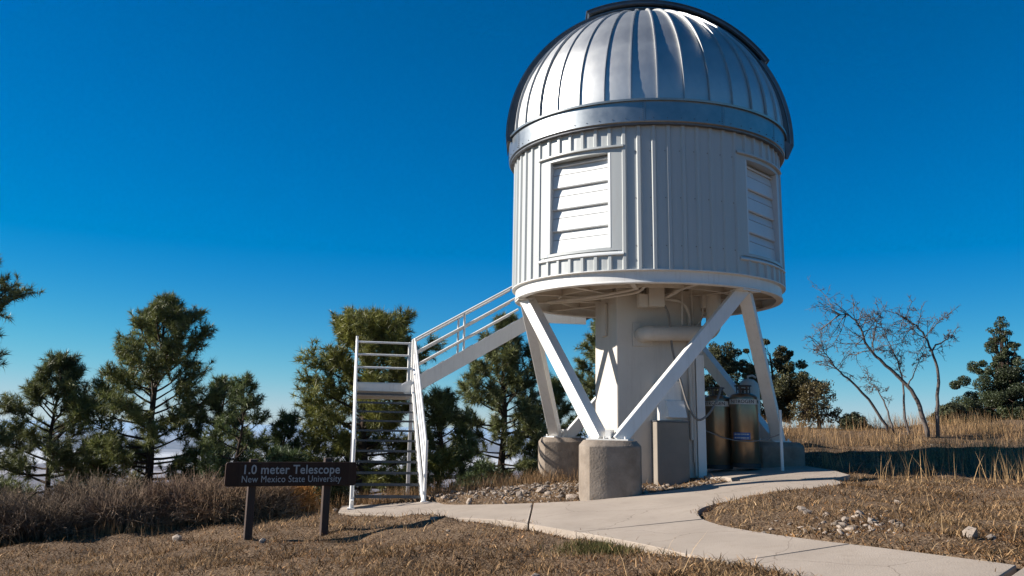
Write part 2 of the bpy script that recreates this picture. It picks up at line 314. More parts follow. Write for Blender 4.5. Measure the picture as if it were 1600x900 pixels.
# concrete path: one slab per pour, real joints between them
path = empty('concrete_path', (0, 0, 0)); tag(path, kind='structure')
for k, P in enumerate(SLABS):
    P = np.array(P); q = [P[0]]
    for p in P[1:]:
        if np.hypot(*(p - q[-1])) > .03: q.append(p)
    P = np.array(q); ar = np.sum(P[:, 0] * np.roll(P[:, 1], -1) - P[:, 1] * np.roll(P[:, 0], -1))
    if ar < 0: P = P[::-1]
    # pull the outline in by 8 mm so that joints stay open
    e = np.roll(P, -1, 0) - np.roll(P, 1, 0); nrm = np.stack([-e[:, 1], e[:, 0]], -1); nrm /= np.linalg.norm(nrm, axis=1)[:, None] + 1e-9; P = P + nrm * (.010 if k not in (2, 3) else .012)
    bm = bmesh.new(); lift = .035 + (.0, 0.0, .0, .0, 0, .012)[k]
    top = [bm.verts.new((x, y, 0)) for x, y in P]; fa = bm.faces.new(top)
    bmesh.ops.triangulate(bm, faces=[fa])
    for _ in range(3):
        es = [e_ for e_ in bm.edges if not e_.is_boundary and e_.calc_length() > .45]
        if es: bmesh.ops.subdivide_edges(bm, edges=es, cuts=1)
        bmesh.ops.triangulate(bm, faces=[f_ for f_ in bm.faces if len(f_.verts) > 3])
    for v_ in bm.verts: v_.co.z = H(v_.co.x, v_.co.y) + lift
    ring = [e_ for e_ in bm.edges if e_.is_boundary]
    ex = bmesh.ops.extrude_edge_only(bm, edges=ring)
    for v_ in [g_ for g_ in ex['geom'] if isinstance(g_, bmesh.types.BMVert)]: v_.co.z -= .26
    bmesh.ops.recalc_face_normals(bm, faces=bm.faces)
    me = bpy.data.meshes.new('slab'); bm.to_mesh(me); bm.free()
    o = link('slab', me, PATH, path, 35)
    bv = o.modifiers.new('edge', 'BEVEL'); bv.width = .012; bv.segments = 2; bv.limit_method = 'ANGLE'; bv.angle_limit = R(50)

# ------------------------------------------------------------------ observatory
OB = empty('observatory', (TX, TY, H(TX, TY))); tag(OB, 'white raised telescope observatory with ribbed drum and silver metal dome', 'observatory')
def part(name, parent=None, rz=0):   # an Empty-free part is a mesh; groups of pieces hang from a carrier mesh
    return None
def at_tower(o, parent):             # child built in tower axes (origin on the axis at z = 0)
    o.parent = parent
    return o
AX = Vector((TX, TY, 0))
OB.location = (TX, TY, 0)
# --- dome
Z0, RD = 5.40, 2.585
dome = MB().lathe([(2.585, 5.375), (2.66, 5.375), (2.665, 5.41), (2.60, 5.425), (2.58, 5.42)], 144).build('dome', SKIRTM, OB, 40)
NSEAM = 36; dz_ = R(360 / NSEAM)
mb = MB(); K = 20; prof = []
for q in range(K + 1):
    th = (PI / 2 - .045) * q / K; prof.append((RD * math.cos(th), Z0 + .02 + RD * math.sin(th)))
mb.lathe(prof, 6, -dz_ / 2, dz_ / 2); pm = mb.mesh('dome_panel')
sb = MB(); sv = []
for q in range(K + 1):
    th = (PI / 2 - .045) * q / K; c_, s_ = math.cos(th), math.sin(th); wd = .011
    for (dx, h_) in ((-wd, -.004), (-wd, .036), (wd, .036), (wd, -.004)): sv.append((dx, -(RD + h_) * c_, Z0 + .02 + (RD + h_) * s_))
sb.add(sv, [(q * 4 + a, q * 4 + a + 1, q * 4 + 5 + a, q * 4 + 4 + a) for q in range(K) for a in range(3)]); smh = sb.mesh('seam')
rg = random.Random(4)
for k in range(NSEAM):
    a = R(-3.3 + 10 * k)
    o = link('seam', smh, DOME if not smh.materials else None, dome, 40 if k == 0 else None); o.rotation_euler[2] = a
    o = link('dome_panel', pm, DOME if not pm.materials else None, dome, 180 if k == 0 else None); o.rotation_euler[2] = a + dz_ / 2
    o.rotation_euler[0] = R(rg.uniform(-.12, .12))
# skirt: twelve sheets with lapped rivet lines
NSK = 12
mb = MB().lathe([(2.575, 5.02), (2.60, 5.012), (2.615, 5.03), (2.62, 5.37)], 12, R(-15) + .001, R(15) - .001); skm = mb.mesh('skirt_panel')
rv = MB()
def ray2(a, z): return [(r_ * math.sin(R(a)), -r_ * math.cos(R(a)), z) for r_ in (2.608, 2.627)]
for k in range(NSK):
    for q in range(9): rv.tube(ray2(7 + 30 * k + 14.2, 5.06 + q * .036), .007, 5)
    for q in range(6): rv.tube(ray2(7 + 30 * k - 12 + q * 5, 5.08), .008, 5)
tag(rv.build('rivets', DARKM, dome), kind='stuff')
for k in range(NSK):
    o = link('skirt_panel', skm, SKIRTM if not skm.materials else None, dome, 30 if k == 0 else None); o.rotation_euler[2] = R(7 + 30 * k)
MB().lathe([(2.50, 4.985), (2.585, 4.985), (2.59, 5.015), (2.50, 5.02)], 144).build('weather_lip', DARKM, dome, 40)
# slit curb and shutters: bands that run over the dome from one side to the other
GAM = R(1.5)
def arc_band(name, w0, w1, r_in, r_out, t0, t1, ma, n=48, z=Z0):
    ex_ = Vector((math.cos(GAM), math.sin(-GAM), 0)); ey = Vector((math.sin(GAM), math.cos(GAM), 0)); mb = MB(); vs = []
    for q in range(n + 1):
        th = R(t0 + (t1 - t0) * q / n); d = ex_ * math.sin(th) + Vector((0, 0, 1)) * math.cos(th)
        for (wv, rr) in ((w0, r_in), (w0, r_out), (w1, r_out), (w1, r_in)): vs.append(d * rr + ey * wv + Vector((0, 0, z)))
    fs = [(q * 4 + a, q * 4 + (a + 1) % 4, q * 4 + 4 + (a + 1) % 4, q * 4 + 4 + a) for q in range(n) for a in range(4)] + [(3, 2, 1, 0), (n * 4, n * 4 + 1, n * 4 + 2, n * 4 + 3)]
    mb.add(vs, fs); return mb.build(name, ma, dome, 40)
W_ = .58
arc_band('slit_curb', -W_ - .03, -W_ + .03, 2.48, 2.645, -92, 92, CURB)
arc_band('slit_curb', W_ - .03, W_ + .03, 2.48, 2.645, -92, 92, CURB)
arc_band('curb_flange', -W_ - .05, -W_ + .05, 2.645, 2.657, -91.5, 92, SKIRTM)
arc_band('upper_shutter', -W_ - .07, W_ + .07, 2.70, 2.79, -24, 56, CURB)
arc_band('shutter_rail', -W_ - .095, -W_ - .07, 2.715, 2.745, -23.5, 55.5, DARKM)
arc_band('shutter_cap', -W_ - .085, W_ + .085, 2.79, 2.803, -24.3, 56.3, DARKM)
arc_band('lower_shutter', -W_ - .05, W_ + .05, 2.659, 2.715, 54, 93, DARKM)
arc_band('shutter_lip', -W_ - .02, W_ + .02, 2.659, 2.672, -90, -23.8, CURB)
# shutter foot bracket on the right
mb = MB(); ex_ = Vector((math.cos(GAM), -math.sin(GAM), 0)); ey = Vector((math.sin(GAM), math.cos(GAM), 0))
pr = [(2.54, 5.36), (2.715, 5.27), (2.60, 5.02), (2.56, 5.02)]
vs = [ex_ * r_ + ey * wv + Vector((0, 0, z)) for wv in (-W_ - .05, -W_ + .02) for r_, z in pr]
mb.add(vs, [(0, 1, 2, 3), (7, 6, 5, 4), (0, 4, 5, 1), (1, 5, 6, 2), (2, 6, 7, 3), (3, 7, 4, 0)]).build('shutter_bracket', DARKM, dome)
# --- drum siding
A0 = -35.9; PITCHD = 5.625
drum = MB().lathe([(2.47, 5.0), (2.44, 5.0), (2.44, 4.7), (2.43, 4.7)], 96).build('drum', SIDING, OB)
def siding(z0, z1):
    rr = 2.485; h2 = R(PITCHD / 2); mb = MB(); wf, wt, dp = .045, .024, .034
    pl_ = [(-rr * math.sin(h2), -rr * math.cos(h2)), (-wf, -rr * math.cos(h2) - .001), (-wt, -rr * math.cos(h2) - dp), (wt, -rr * math.cos(h2) - dp), (wf, -rr * math.cos(h2) - .001), (rr * math.sin(h2), -rr * math.cos(h2))]
    vs = [(x, y, z) for z in (z0, z1) for x, y in pl_]
    mb.add(vs, [(a, a + 1, a + 7, a + 6) for a in range(5)]); return mb.mesh('siding_panel')
sid_full, sid_top, sid_bot = siding(2.560, 5.005), siding(4.67, 5.005), siding(2.560, 2.815)
wins = [0, 15, 32, 47]   # window positions in pitches from the near-left window
for k in range(64):
    a = R(A0 + PITCHD * (k + .5)); kk = [(k - w_) % 64 for w_ in wins]; short = any(q in (0, 1, 2, 61, 62, 63) for q in kk)
    for me in ((sid_top, sid_bot) if short else (sid_full,)):
        o = link('siding_panel', me, SIDING if not me.materials else None, drum); o.rotation_euler[2] = a
scr = MB()
for az in np.arange(-75, 95, 5.625):
    for z in (2.95, 3.75, 4.55):
        a = R(A0 + PITCHD * round((az - A0) / PITCHD) + 1.4); d = Vector((math.sin(a), -math.cos(a), 0))
        if all(abs(((math.degrees(a) - A0 - PITCHD * w_ + 180) % 360) - 180) > 19 for w_ in wins): scr.tube([d * 2.475 + Vector((0, 0, z)), d * 2.492 + Vector((0, 0, z))], .010, 6)
scr.build('screws', GREYC, drum); bpy.data.objects['screws']['kind'] = 'stuff'
# --- louvred windows
def window(az):
    D_ = 2.425; ha = R(14.35); hb = R(19.3)
    fr_ = MB().lathe([(2.30, 4.56), (2.492, 4.56), (2.492, 4.625), (2.30, 4.625), (2.30, 4.56)], 10, -hb, hb).build('louvre_window', SIDING, OB, 40); fr_.rotation_euler[2] = R(az)
    for sg in (-1, 1): MB().lathe([(2.42, 2.886), (2.494, 2.886), (2.494, 4.558), (2.42, 4.558)], 3, *sorted((sg * ha, sg * hb))).build('jamb', SIDING, fr_, 30)
    MB().lathe([(2.30, 2.886), (2.492, 2.886), (2.492, 2.932), (2.30, 2.932), (2.30, 2.886)], 8, -ha + .001, ha - .001).build('lower_rail', SIDING, fr_, 40)
    MB().lathe([(2.33, 4.628), (2.515, 4.628), (2.545, 4.634), (2.545, 4.664), (2.50, 4.675), (2.33, 4.675), (2.33, 4.628)], 12, R(-19.6), R(19.6)).build('head_trim', SIDING, fr_, 40)
    MB().lathe([(2.33, 2.80), (2.51, 2.80), (2.535, 2.808), (2.535, 2.83), (2.46, 2.884), (2.33, 2.884), (2.33, 2.80)], 12, R(-19.4), R(19.4)).build('sill', SLATM, fr_, 30)
    MB().box((-.618, -D_ + .004, 2.934), (-.572, -D_ + .20, 4.556)).build('inner_frame', SLATM, fr_); MB().box((.572, -D_ + .004, 2.934), (.618, -D_ + .20, 4.556)).build('inner_frame', SLATM, fr_)
    def slat(z0, zh, zm):
        y = -D_ + .13; mb = MB(); t = .008
        pts = [(y - .045, z0), (y - .055, z0 + .016), (y - .034, zm - .007), (y - .010, zm - .002), (y - .036, zm + .004), (y, zh)]
        vs = [(x, py, pz) for x in (-.57, .57) for py, pz in pts] + [(x, py + t + .03, pz) for x in (-.57, .57) for py, pz in pts]; n_ = len(pts)
        mb.add(vs, [(a, n_ + a, n_ + a + 1, a + 1) for a in range(n_ - 1)] + [(2 * n_, 0 + 0, n_, 3 * n_)][:1]); return mb
    for k in range(4):
        z0 = 2.95 + .383 * k; slat(z0, z0 + .386, z0 + .238).build('slat', SLATM, fr_)
    slat(4.482, 4.556, 4.52).build('slat', SLATM, fr_)
    MB().box((-.57, -D_ + .21, 2.93), (.57, -D_ + .22, 4.56)).build('backing', DARKM, fr_)
for w_ in wins[:3]: window(A0 + PITCHD * w_)
# --- ring girder and floor
MB().lathe([(2.34, 2.345), (2.455, 2.345), (2.462, 2.352), (2.462, 2.37), (2.447, 2.378), (2.447, 2.535), (2.475, 2.545), (2.515, 2.548), (2.515, 2.562), (2.43, 2.562), (2.43, 2.372), (2.34, 2.368), (2.34, 2.345)], 128).build('ring_girder', WHITE, OB, 35)
fl = MB().lathe([(.0, 2.53), (2.428, 2.53), (2.428, 2.556), (0, 2.556)], 96).build('floor_plate', CREAM, OB, 35)
for k in range(12):
    a = R(15 + 30 * k); d = Vector((math.sin(a), -math.cos(a), 0)); mb = MB().beam(d * .8 + Vector((0, 0, 2.465)), d * 2.425 + Vector((0, 0, 2.465)), .012, .125); mb.beam(d * .8 + Vector((0, 0, 2.40)), d * 2.43 + Vector((0, 0, 2.40)), .085, .012); mb.build('floor_beam', CREAM, fl)
MB().lathe([(1.62, 2.40), (1.66, 2.40), (1.66, 2.53), (1.62, 2.53), (1.62, 2.40)], 64).build('floor_ring_beam', CREAM, fl, 35)
# --- column
CR = R(8.3); LX = Vector((math.cos(CR), math.sin(CR), 0)); LN = Vector((math.sin(CR), -math.cos(CR), 0)); UZ = Vector((0, 0, 1))
def CF(x, d, z): return LX * x + LN * d + UZ * z     # column axes: x along its front face, d out from the axis
Mc = Matrix((LX, -LN, UZ)).transposed().to_4x4()
column = MB().box((-.785, -.785, -1.25), (.785, .785, 2.50), Mc).build('column', CREAM, OB, bevel=.02)
MB().box((-.14, -.84, .0), (.14, -.785 - .001, .6), Matrix.Rotation(R(-81.7), 4, 'Z') @ Matrix.Translation((.05, 0, 1.70))).build('wall_strip', CREAM, column, bevel=.01)
bpy.data.objects['wall_strip'].scale = (1, 1, 1)
# --- V legs on concrete piers
PZ = -.135
for k, az in enumerate((-23, 97, 217)):
    pb = pol(az, 2.41, 0) - AX
    # octagonal footing with a chamfered top
    mb = MB(); n_ = 8; prof = [(.475, H(*(pb + AX).xy) - .5), (.475, PZ - .085), (.40, PZ), (.0, PZ)]; vs = []
    for r_, z in prof[:-1]:
        for q in range(n_ * 3):
            a = 2 * PI * q / (n_ * 3) + R(az - 2); ca, sa = abs(math.cos(a)), abs(math.sin(a)); e_ = (ca ** 3.6 + sa ** 3.6) ** (-1 / 3.6)
            vs.append(pb + Vector((math.sin(a) * r_ * e_, -math.cos(a) * r_ * e_, z)) * 1)
    nn = n_ * 3
    mb.add(vs, [(p * nn + q, p * nn + (q + 1) % nn, (p + 1) * nn + (q + 1) % nn, (p + 1) * nn + q) for p in range(2) for q in range(nn)] + [tuple(2 * nn + q for q in range(nn))])
    pier = mb.build('pier', CONC, OB, 28, bevel=.012)
    for s_ in (-1, 1):
        nd = pol(az + s_ * 60, 2.30, 2.36) - AX; tan = Vector((math.cos(R(az)), math.sin(R(az)), 0)) * s_
        b0 = pb + tan * .16 + UZ * (PZ + .02)
        dd = (nd - tan * .05 - b0).normalized()
        mb = MB().beam(b0 - dd * .05, nd - tan * .05,   .21, .21, upv=pol(az + s_ * 30, 1, 0) - AX); leg = mb.build('leg', WHITE, OB, bevel=.012)
        MB().box((-.17, -.16, 0), (.17, .16, .022), Matrix.Translation(pb + tan * .17 + UZ * (PZ + .001)) @ Matrix.Rotation(R(az), 4, 'Z')).build('base_plate', WHITE, leg)
        bl = MB()
        for bx in (-.13, .13): bl.tube([pb + tan * (.17 + bx * .9) + UZ * PZ - pb.normalized() * -.13, pb + tan * (.17 + bx * .9) + UZ * (PZ + .06) + pb.normalized() * .13], .016, 6)
        bl.build('anchor_bolts', WHITE, leg)
    MB().beam(pb + UZ * (PZ + .03), pb + UZ * (PZ + .16), .09, .20, upv=pb.normalized()).build('gusset_plate', WHITE, pier)
    nd = pol(az + 60, 2.30, 2.33) - AX
    MB().box((-.22, -.14, 0), (.22, .14, .025), Matrix.Translation(nd + UZ * -.012) @ Matrix.Rotation(R(az + 60), 4, 'Z')).build('node_plate', WHITE, OB)
# --- ductwork, boxes and conduits on the column
MB().box((-.50, -.815, 1.47), (-.13, -.7865, 1.88), Mc).build('duct_plate', CREAM, column, bevel=.006)
def bend(pts, n_=6):
    P = [Vector(p) for p in pts]; out = [P[0]]
    for a, b_, c in zip(P, P[1:], P[2:]):
        r_ = min((b_ - a).length, (c - b_).length) * .48; p0 = b_ + (a - b_).normalized() * r_; p1 = b_ + (c - b_).normalized() * r_
        for q in range(n_ + 1): t = q / n_; out.append(p0 * (1 - t) ** 2 + b_ * 2 * t * (1 - t) + p1 * t * t)
    return out + [P[-1]]
MB().tube(bend([CF(-.33, .79, 1.67), CF(-.33, 1.0, 1.68), CF(.2, 1.0, 1.70), CF(.93, 1.0, 1.72), CF(.93, 1.0, 2.2), CF(.93, 1.0, 2.53)], 8), .135, 20).build('vent_duct', CREAM, column, 60)
MB().box((-.30, -1.18, 2.14), (-.02, -.98, 2.53), Mc).build('junction_box', CREAM, column, bevel=.01)
MB().box((-.47, -1.12, 2.13), (-.302, -.98, 2.36), Mc).build('small_box', CREAM, column, bevel=.008)
MB().box((.73, -1.0, 2.18), (.91, -.84, 2.43), Mc).build('switch_box', CREAM, column, bevel=.008)
for pts, r_ in (([CF(.0, .95, 2.31), CF(.36, .95, 2.29), CF(.53, .87, 2.1), CF(.53, .83, 1.5), CF(.53, .83, -.12)], .033),
                ([CF(.365, 1.0, 2.53), CF(.35, 1.0, 2.1), CF(.345, 1.0, 1.75)], .017),
                ([CF(.60, .82, 2.52), CF(.60, .82, 1.2), CF(.60, .82, -.72)], .022),
                ([CF(.78, .9, 2.2), CF(.76, .9, 2.0), CF(.6, .84, 1.75), CF(.575, .82, 1.4), CF(.575, .82, -.5)], .016),
                ([CF(-.55, 1.5, 2.46), CF(-.62, 1.3, 2.40), CF(-1.2, .95, 2.30), CF(-1.85, -.1, 2.33)], .030),
                ([CF(-.45, 1.5, 2.46), CF(-.50, 1.25, 2.36), CF(-1.15, .85, 2.28), CF(-1.8, -.15, 2.31)], .026),
                ([CF(.25, 1.5, 2.5), CF(.18, 1.3, 2.4), CF(.0, 1.08, 2.3)], .032)):
    MB().tube(bend(pts), r_, 8).build('conduit', CREAM, column, 60)
MB().box((.64, -.835, -1.1), (.79, -.786, 1.35), Mc).build('cable_tray', WHITE, column, bevel=.006)
cb = [CF(.0, 1.1, 2.17), CF(.08, 1.1, 1.95), CF(.16, 1.0, 1.4), CF(.29, 1.05, .83), CF(.40, 1.1, .42), CF(.56, 1.1, .22), CF(.78, 1.05, .34), CF(.98, .95, .60), CF(1.12, .75, .78)]
cb2 = curve([tuple(p)[:2] for p in cb], 5); cz = curve([(p.z, 0) for p in cb], 5)
MB().tube([(x, y, z[0]) for (x, y), z in zip(cb2, cz)], .020, 8).build('hanging_cable', GREYC, column, 180)
# --- concrete plinth with air unit
pln = MB().box((-.18, -1.10, -1.3), (.39, -.79, .175), Mc).build('plinth', PLINTH, OB, bevel=.012)
MB().box((-.19, -1.11, .178), (.40, -.788, .198), Mc).build('cap_plate', DARKM, pln)
air = MB().box((-.10, -1.0, .20), (.30, -.79, .86), Mc).build('air_unit', WHITE, pln, bevel=.008)
vs = [CF(x, d, z) for x in (.015, .335) for d, z in ((.99, .54), (1.03, .54), (1.20, .25), (.99, .25))]
MB().add(vs, [(3, 2, 1, 0), (4, 5, 6, 7), (0, 1, 5, 4), (1, 2, 6, 5), (2, 3, 7, 6)]) if False else None
hd = MB(); hd.add(vs, [(3, 2, 1, 0), (4, 5, 6, 7), (0, 1, 5, 4), (1, 2, 6, 5), (2, 3, 7, 6), (3, 0, 4, 7)]); hd.build('vent_hood', WHITE, pln, bevel=.006)

# ------------------------------------------------------------------ stairs
ST = empty('steel_staircase', (-2.0, 15.6, -1.3), R(10.5)); tag(ST, 'white steel staircase with grated treads turning at a landing up to the drum', 'staircase')
def sp(v): v = Vector(v); return v - Vector((-2.0, 15.6, -1.3))
XL, XR = -2.56, -1.46; RISE, RUN = .1805, .290; Y0, ZB = 15.60, -1.13
NT = 11
def tread(a, b, dep, axis):
    mb = MB()
    return mb
for k in range(NT):
    y = Y0 + RUN * k; z = ZB + RISE * k
    mb = MB()
    for q in range(6): mb.box(sp((XL, y + q * .045, z - .03)), sp((XR, y + q * .045 + .012, z)))
    mb.box(sp((XL, y - .012, z - .034)), sp((XR, y + .006, z + .003)))
    for q in range(12): xx = XL + .05 + (XR - XL - .1) * q / 11; mb.box(sp((xx, y + .008, z - .012)), sp((xx + .008, y + .235, z - .003)))
    mb.build('tread', STEEL, ST)
YL0 = Y0 + RUN * NT; YL1 = YL0 + 1.08; ZL = ZB + RISE * NT
sl = Vector((0, RUN, RISE)).normalized()
for x in (XL - .035, XR + .035):
    a = Vector((x, Y0 - .16, ZB - .16)); b_ = Vector((x, YL0 + .02, ZL - .10))
    MB().beam(sp(a), sp(b_), .05, .24, (0, -RISE, RUN)).build('stringer', WHITE, ST, bevel=.008)
# landing
ld = MB().box(sp((XL - .06, YL0, ZL - .03)), sp((XR + .06, YL1, ZL))).build('landing', STEEL, ST)
MB().box(sp((XL - .06, YL0 - .012, ZL - .13)), sp((XR + .06, YL0 + .03, ZL + .02))).build('fascia', WHITE, ld)
MB().box(sp((XL - .06, YL1 - .05, ZL - .26)), sp((XR + .06, YL1, ZL + .10))).build('fascia', WHITE, ld)
MB().box(sp((XL - .06, YL0 + .032, ZL - .26)), sp((XL - .01, YL1 - .052, ZL + .10))).build('fascia', WHITE, ld)
for q in range(3): MB().box(sp((XL - .005, YL0 + .25 + q * .28, ZL - .22)), sp((XR + .055, YL0 + .30 + q * .28, ZL - .032))).build('joist', WHITE, ld)
for x in (XL - .03, XR + .03):
    for y in (YL0 + .06,):
        zg = H(x, y) - .1; MB().box(sp((x - .035, y - .035, zg)), sp((x + .035, y + .035, ZL - .26))).build('landing_leg', WHITE, ST)
# guard rails on the lower flight (two sides) and landing
RR = .024
def rail(pts, r_=RR, name='rail'): return MB().tube([sp(p) for p in pts], r_, 8).build(name, WHITE, ST, 60)
for x in (XL - .055, XR + .055):
    zb = H(x, Y0 - .16) + .04
    rail([(x, Y0 - .16, zb), (x, Y0 - .16, ZB + .93)], .028, 'post'); rail([(x, YL0 - .04, ZL - .12), (x, YL0 - .04, ZL + .99)], .026, 'post')
    for h_ in (.94, .66, .38): rail([(x, Y0 - .16, ZB - .1 + h_), (x, YL0 - .04, ZL - .02 + h_)], RR)
    MB().box(sp((x - .06, Y0 - .24, zb - .005)), sp((x + .06, Y0 - .08, zb + .012))).build('foot_plate', WHITE, ST)
for x in (XL - .03, XR + .03): rail([(x, YL1 - .03, ZL - .1), (x, YL1 - .03, ZL + 1.0)], .026, 'post')
for h_ in (.97, .70, .42):
    rail([(XL - .03, YL1 - .03, ZL + h_), (XR + .03, YL1 - .03, ZL + h_)]); rail([(XL - .05, YL0 - .03, ZL + h_), (XL - .05, YL1 - .03, ZL + h_)])
# upper flight runs right to the drum door
UX0, UZ0 = XR + .06, ZL; UR, URUN = .1805, .305; NU = 9
for k in range(NU):
    x = UX0 + URUN * k; z = UZ0 + UR * (k + 1); mb = MB()
    for q in range(6): mb.box(sp((x + q * .045, YL0 + .06, z - .03)), sp((x + q * .045 + .012, YL1 - .06, z)))
    mb.box(sp((x - .012, YL0 + .06, z - .034)), sp((x + .006, YL1 - .06, z + .003))); mb.build('tread', STEEL, ST)
su = Vector((URUN, 0, UR)).normalized(); XE = UX0 + URUN * (NU + .2); ZE = UZ0 + UR * (NU + .2)
for y in (YL0 + .03, YL1 - .03):
    MB().beam(sp((UX0 - .22, y, UZ0 - .13)), sp((XE, y, ZE + .0)), .05, .30, (-UR, 0, URUN)).build('stringer', WHITE, ST, bevel=.008)
    XD = .80
    for h_ in (.97, .68, .40):
        p0 = (UX0 - .05, y, UZ0 + h_ - .02); kx = XD - UX0; rail([p0, (XD, y, UZ0 + h_ + kx * UR / URUN)])
    xm = -.37; zm = UZ0 + (xm - UX0) * UR / URUN; rail([(xm, y, zm + .05), (xm, y, zm + .95)], .024, 'post')
    rail([(UX0 - .05, y, UZ0 - .1), (UX0 - .05, y, UZ0 + .96)], .026, 'post')
up_l = MB().box(sp((XE - .1, YL0, 2.46)), sp((XE + 1.1, YL1, 2.50))).build('upper_landing', STEEL, ST)
MB().box(sp((XE - .12, YL0 - .03, 2.28)), sp((XE + .9, YL0 - .002, 2.52))).build('fascia', WHITE, up_l)

# ------------------------------------------------------------------ gas cylinders, tank, pole
def text_mesh(body, size, bold=0.0, extrude=.004, sx=1.0):
    cu = bpy.data.curves.new('lettering', 'FONT'); cu.body = body; cu.size = size; cu.align_x = 'CENTER'; cu.align_y = 'CENTER'; cu.extrude = extrude; cu.offset = bold; cu.space_character = 1.06
    o = bpy.data.objects.new('lettering', cu); COL.objects.link(o); dg = bpy.context.evaluated_depsgraph_get(); me = bpy.data.meshes.new_from_object(o.evaluated_get(dg)); bpy.data.objects.remove(o)
    v = np.empty(len(me.vertices) * 3, np.float32); me.vertices.foreach_get('co', v); v = v.reshape(-1, 3); v[:, 0] *= sx
    me.vertices.foreach_set('co', v.ravel()); me.update(); return me
def gas_bottle(x, y, lab):
    zb = H(x, y) + .09; o = empty('gas_cylinder', (x, y, zb)); tag(o, lab, 'gas cylinder', 'nitrogen cylinders by the column')
    MB().lathe([(.0, .05), (.235, .05), (.25, .07), (.25, 1.19), (.244, 1.225), (.215, 1.26), (.15, 1.285), (.07, 1.295), (0, 1.297)], 40).build('shell', TANKM, o, 40)
    MB().lathe([(.22, 0), (.256, 0), (.256, .075), (.22, .075), (.22, 0)], 40).build('foot_ring', BLACKR, o, 30)
    MB().lathe([(.252, 1.09), (.2535, 1.09), (.2535, 1.18), (.252, 1.18)], 40).build('label_band', PAPER, o, 30)
    me = text_mesh('NITROGEN', .085, .001, .0015); v = np.empty(len(me.vertices) * 3, np.float32); me.vertices.foreach_get('co', v); v = v.reshape(-1, 3).copy()
    rr = .2545 + v[:, 2]; a = v[:, 0] / .2545; nv = np.stack([rr * np.sin(a), -rr * np.cos(a), 1.135 + v[:, 1]], -1); me.vertices.foreach_set('co', nv.astype(np.float32).ravel()); me.update(); me.materials.append(INK)
    for q in range(3): lt = link('lettering', me, None, o); lt.rotation_euler[2] = R(-28 + q * 120 + (8 if x > 4 else 0))
    hr = MB()
    for q in range(4): a = R(45 + 90 * q); hr.tube([(.13 * math.sin(a), -.13 * math.cos(a), 1.27), (.13 * math.sin(a), -.13 * math.cos(a), 1.42)], .012, 6)
    hr.tube([(.14 * math.sin(R(q * 15)), -.14 * math.cos(R(q * 15)), 1.42) for q in range(25)], .014, 6); hr.build('guard_ring', STEEL, o, 40)
    vb = MB().tube([(0, 0, 1.28), (0, 0, 1.38)], .022, 8); vb.tube([(-.10, 0, 1.36), (.10, 0, 1.36)], .014, 8); vb.tube([(.06, -.02, 1.28), (.06, -.02, 1.43)], .02, 8); vb.tube([(-.07, -.05, 1.27), (-.07, -.05, 1.40)], .03, 8); vb.build('valve', VALVE, o, 40)
    return o
g1 = gas_bottle(3.76, 16.42, 'tan metal nitrogen cylinder next to the white column, without a blue sticker')
g2 = gas_bottle(4.20, 16.22, 'tan metal nitrogen cylinder with a blue sticker, right one of the pair')
lb = MB().lathe([(.2525, .48), (.2535, .48), (.2535, .60), (.2525, .60)], 14, R(-62), R(8)).build('blue_sticker', BLUEL, g2, 30)
for zz, s_ in ((.57, .034), (.51, .034)):
    st = MB()
    for q in range(11):
        a0_ = R(-57 + q * 5.6); st.lathe([(.2545, zz - .012), (.2545, zz + .012)], 1, a0_, a0_ + R(3.2 if q % 3 else 4.6))
    st.build('sticker_print', PAPER, lb)
# chain along the pair
ch = MB(); ch.tube([(3.30, 16.0, .12), (3.52, 16.10, .03), (3.78, 16.12, -.07), (4.0, 16.0, -.12), (4.22, 15.93, -.13), (4.45, 15.95, -.10), (4.65, 15.85, -.02), (4.70, 15.835, .0)], .009, 6)
tag(ch.build('safety_chain', GREYC, None, 60), 'thin dark chain strung across both nitrogen cylinders to the white pole', 'chain')
pz = H(4.73, 15.83); tag(MB().tube([(4.73, 15.83, pz + .02), (4.73, 15.83, .42)], .027, 10).build('thin_pole', WHITE, None, 60), 'thin white steel pole standing in front of the rear right concrete footing', 'pole')
tk = empty('pressure_tank', (4.68, 17.62, H(4.68, 17.62))); tag(tk, 'cream upright tank with rounded top behind the right support leg', 'tank')
MB().lathe([(.18, 0), (.19, .02), (.20, 1.40), (.17, 1.53), (.10, 1.60), (0, 1.62)], 28).build('shell', CREAM, tk, 50)
MB().tube([(-.02, -.02, 1.59), (-.02, -.02, 1.66), (.07, -.02, 1.68), (.14, -.02, 1.64)], .022, 8).build('outlet_pipe', CREAM, tk, 60)

# ------------------------------------------------------------------ sign
SG = empty('park_sign', (-3.02, 12.95, H(-3.02, 12.95)), math.atan2(.80, 1.63)); tag(SG, 'brown two-post park sign reading 1.0 meter Telescope', 'sign')
sz = -.663 - H(-3.02, 12.95); L2 = .915; HB = .163
def rrect(w2, h2, r_, n_=5):
    out = []
    for cx_, cy_, a0_ in ((w2 - r_, h2 - r_, 0), (-w2 + r_, h2 - r_, 90), (-w2 + r_, -h2 + r_, 180), (w2 - r_, -h2 + r_, 270)):
        for q in range(n_ + 1): a = R(a0_ + 90 * q / n_); out.append((cx_ + r_ * math.cos(a), cy_ + r_ * math.sin(a)))
    return out
o_ = rrect(L2, HB, .04); mb = MB(); nn = len(o_)
mb.add([(x, y_, sz + z) for y_ in (-.035, .015) for x, z in o_], [tuple(range(nn)), tuple(range(2 * nn - 1, nn - 1, -1))] + [(q, q + nn, (q + 1) % nn + nn, (q + 1) % nn) for q in range(nn)])
bd = mb.build('board', BROWN, SG, bevel=.006)
o_ = rrect(L2 - .004, HB - .004, .037); i_ = rrect(L2 - .014, HB - .014, .03); mb = MB()
Mx = Matrix.Rotation(R(90), 4, 'X')
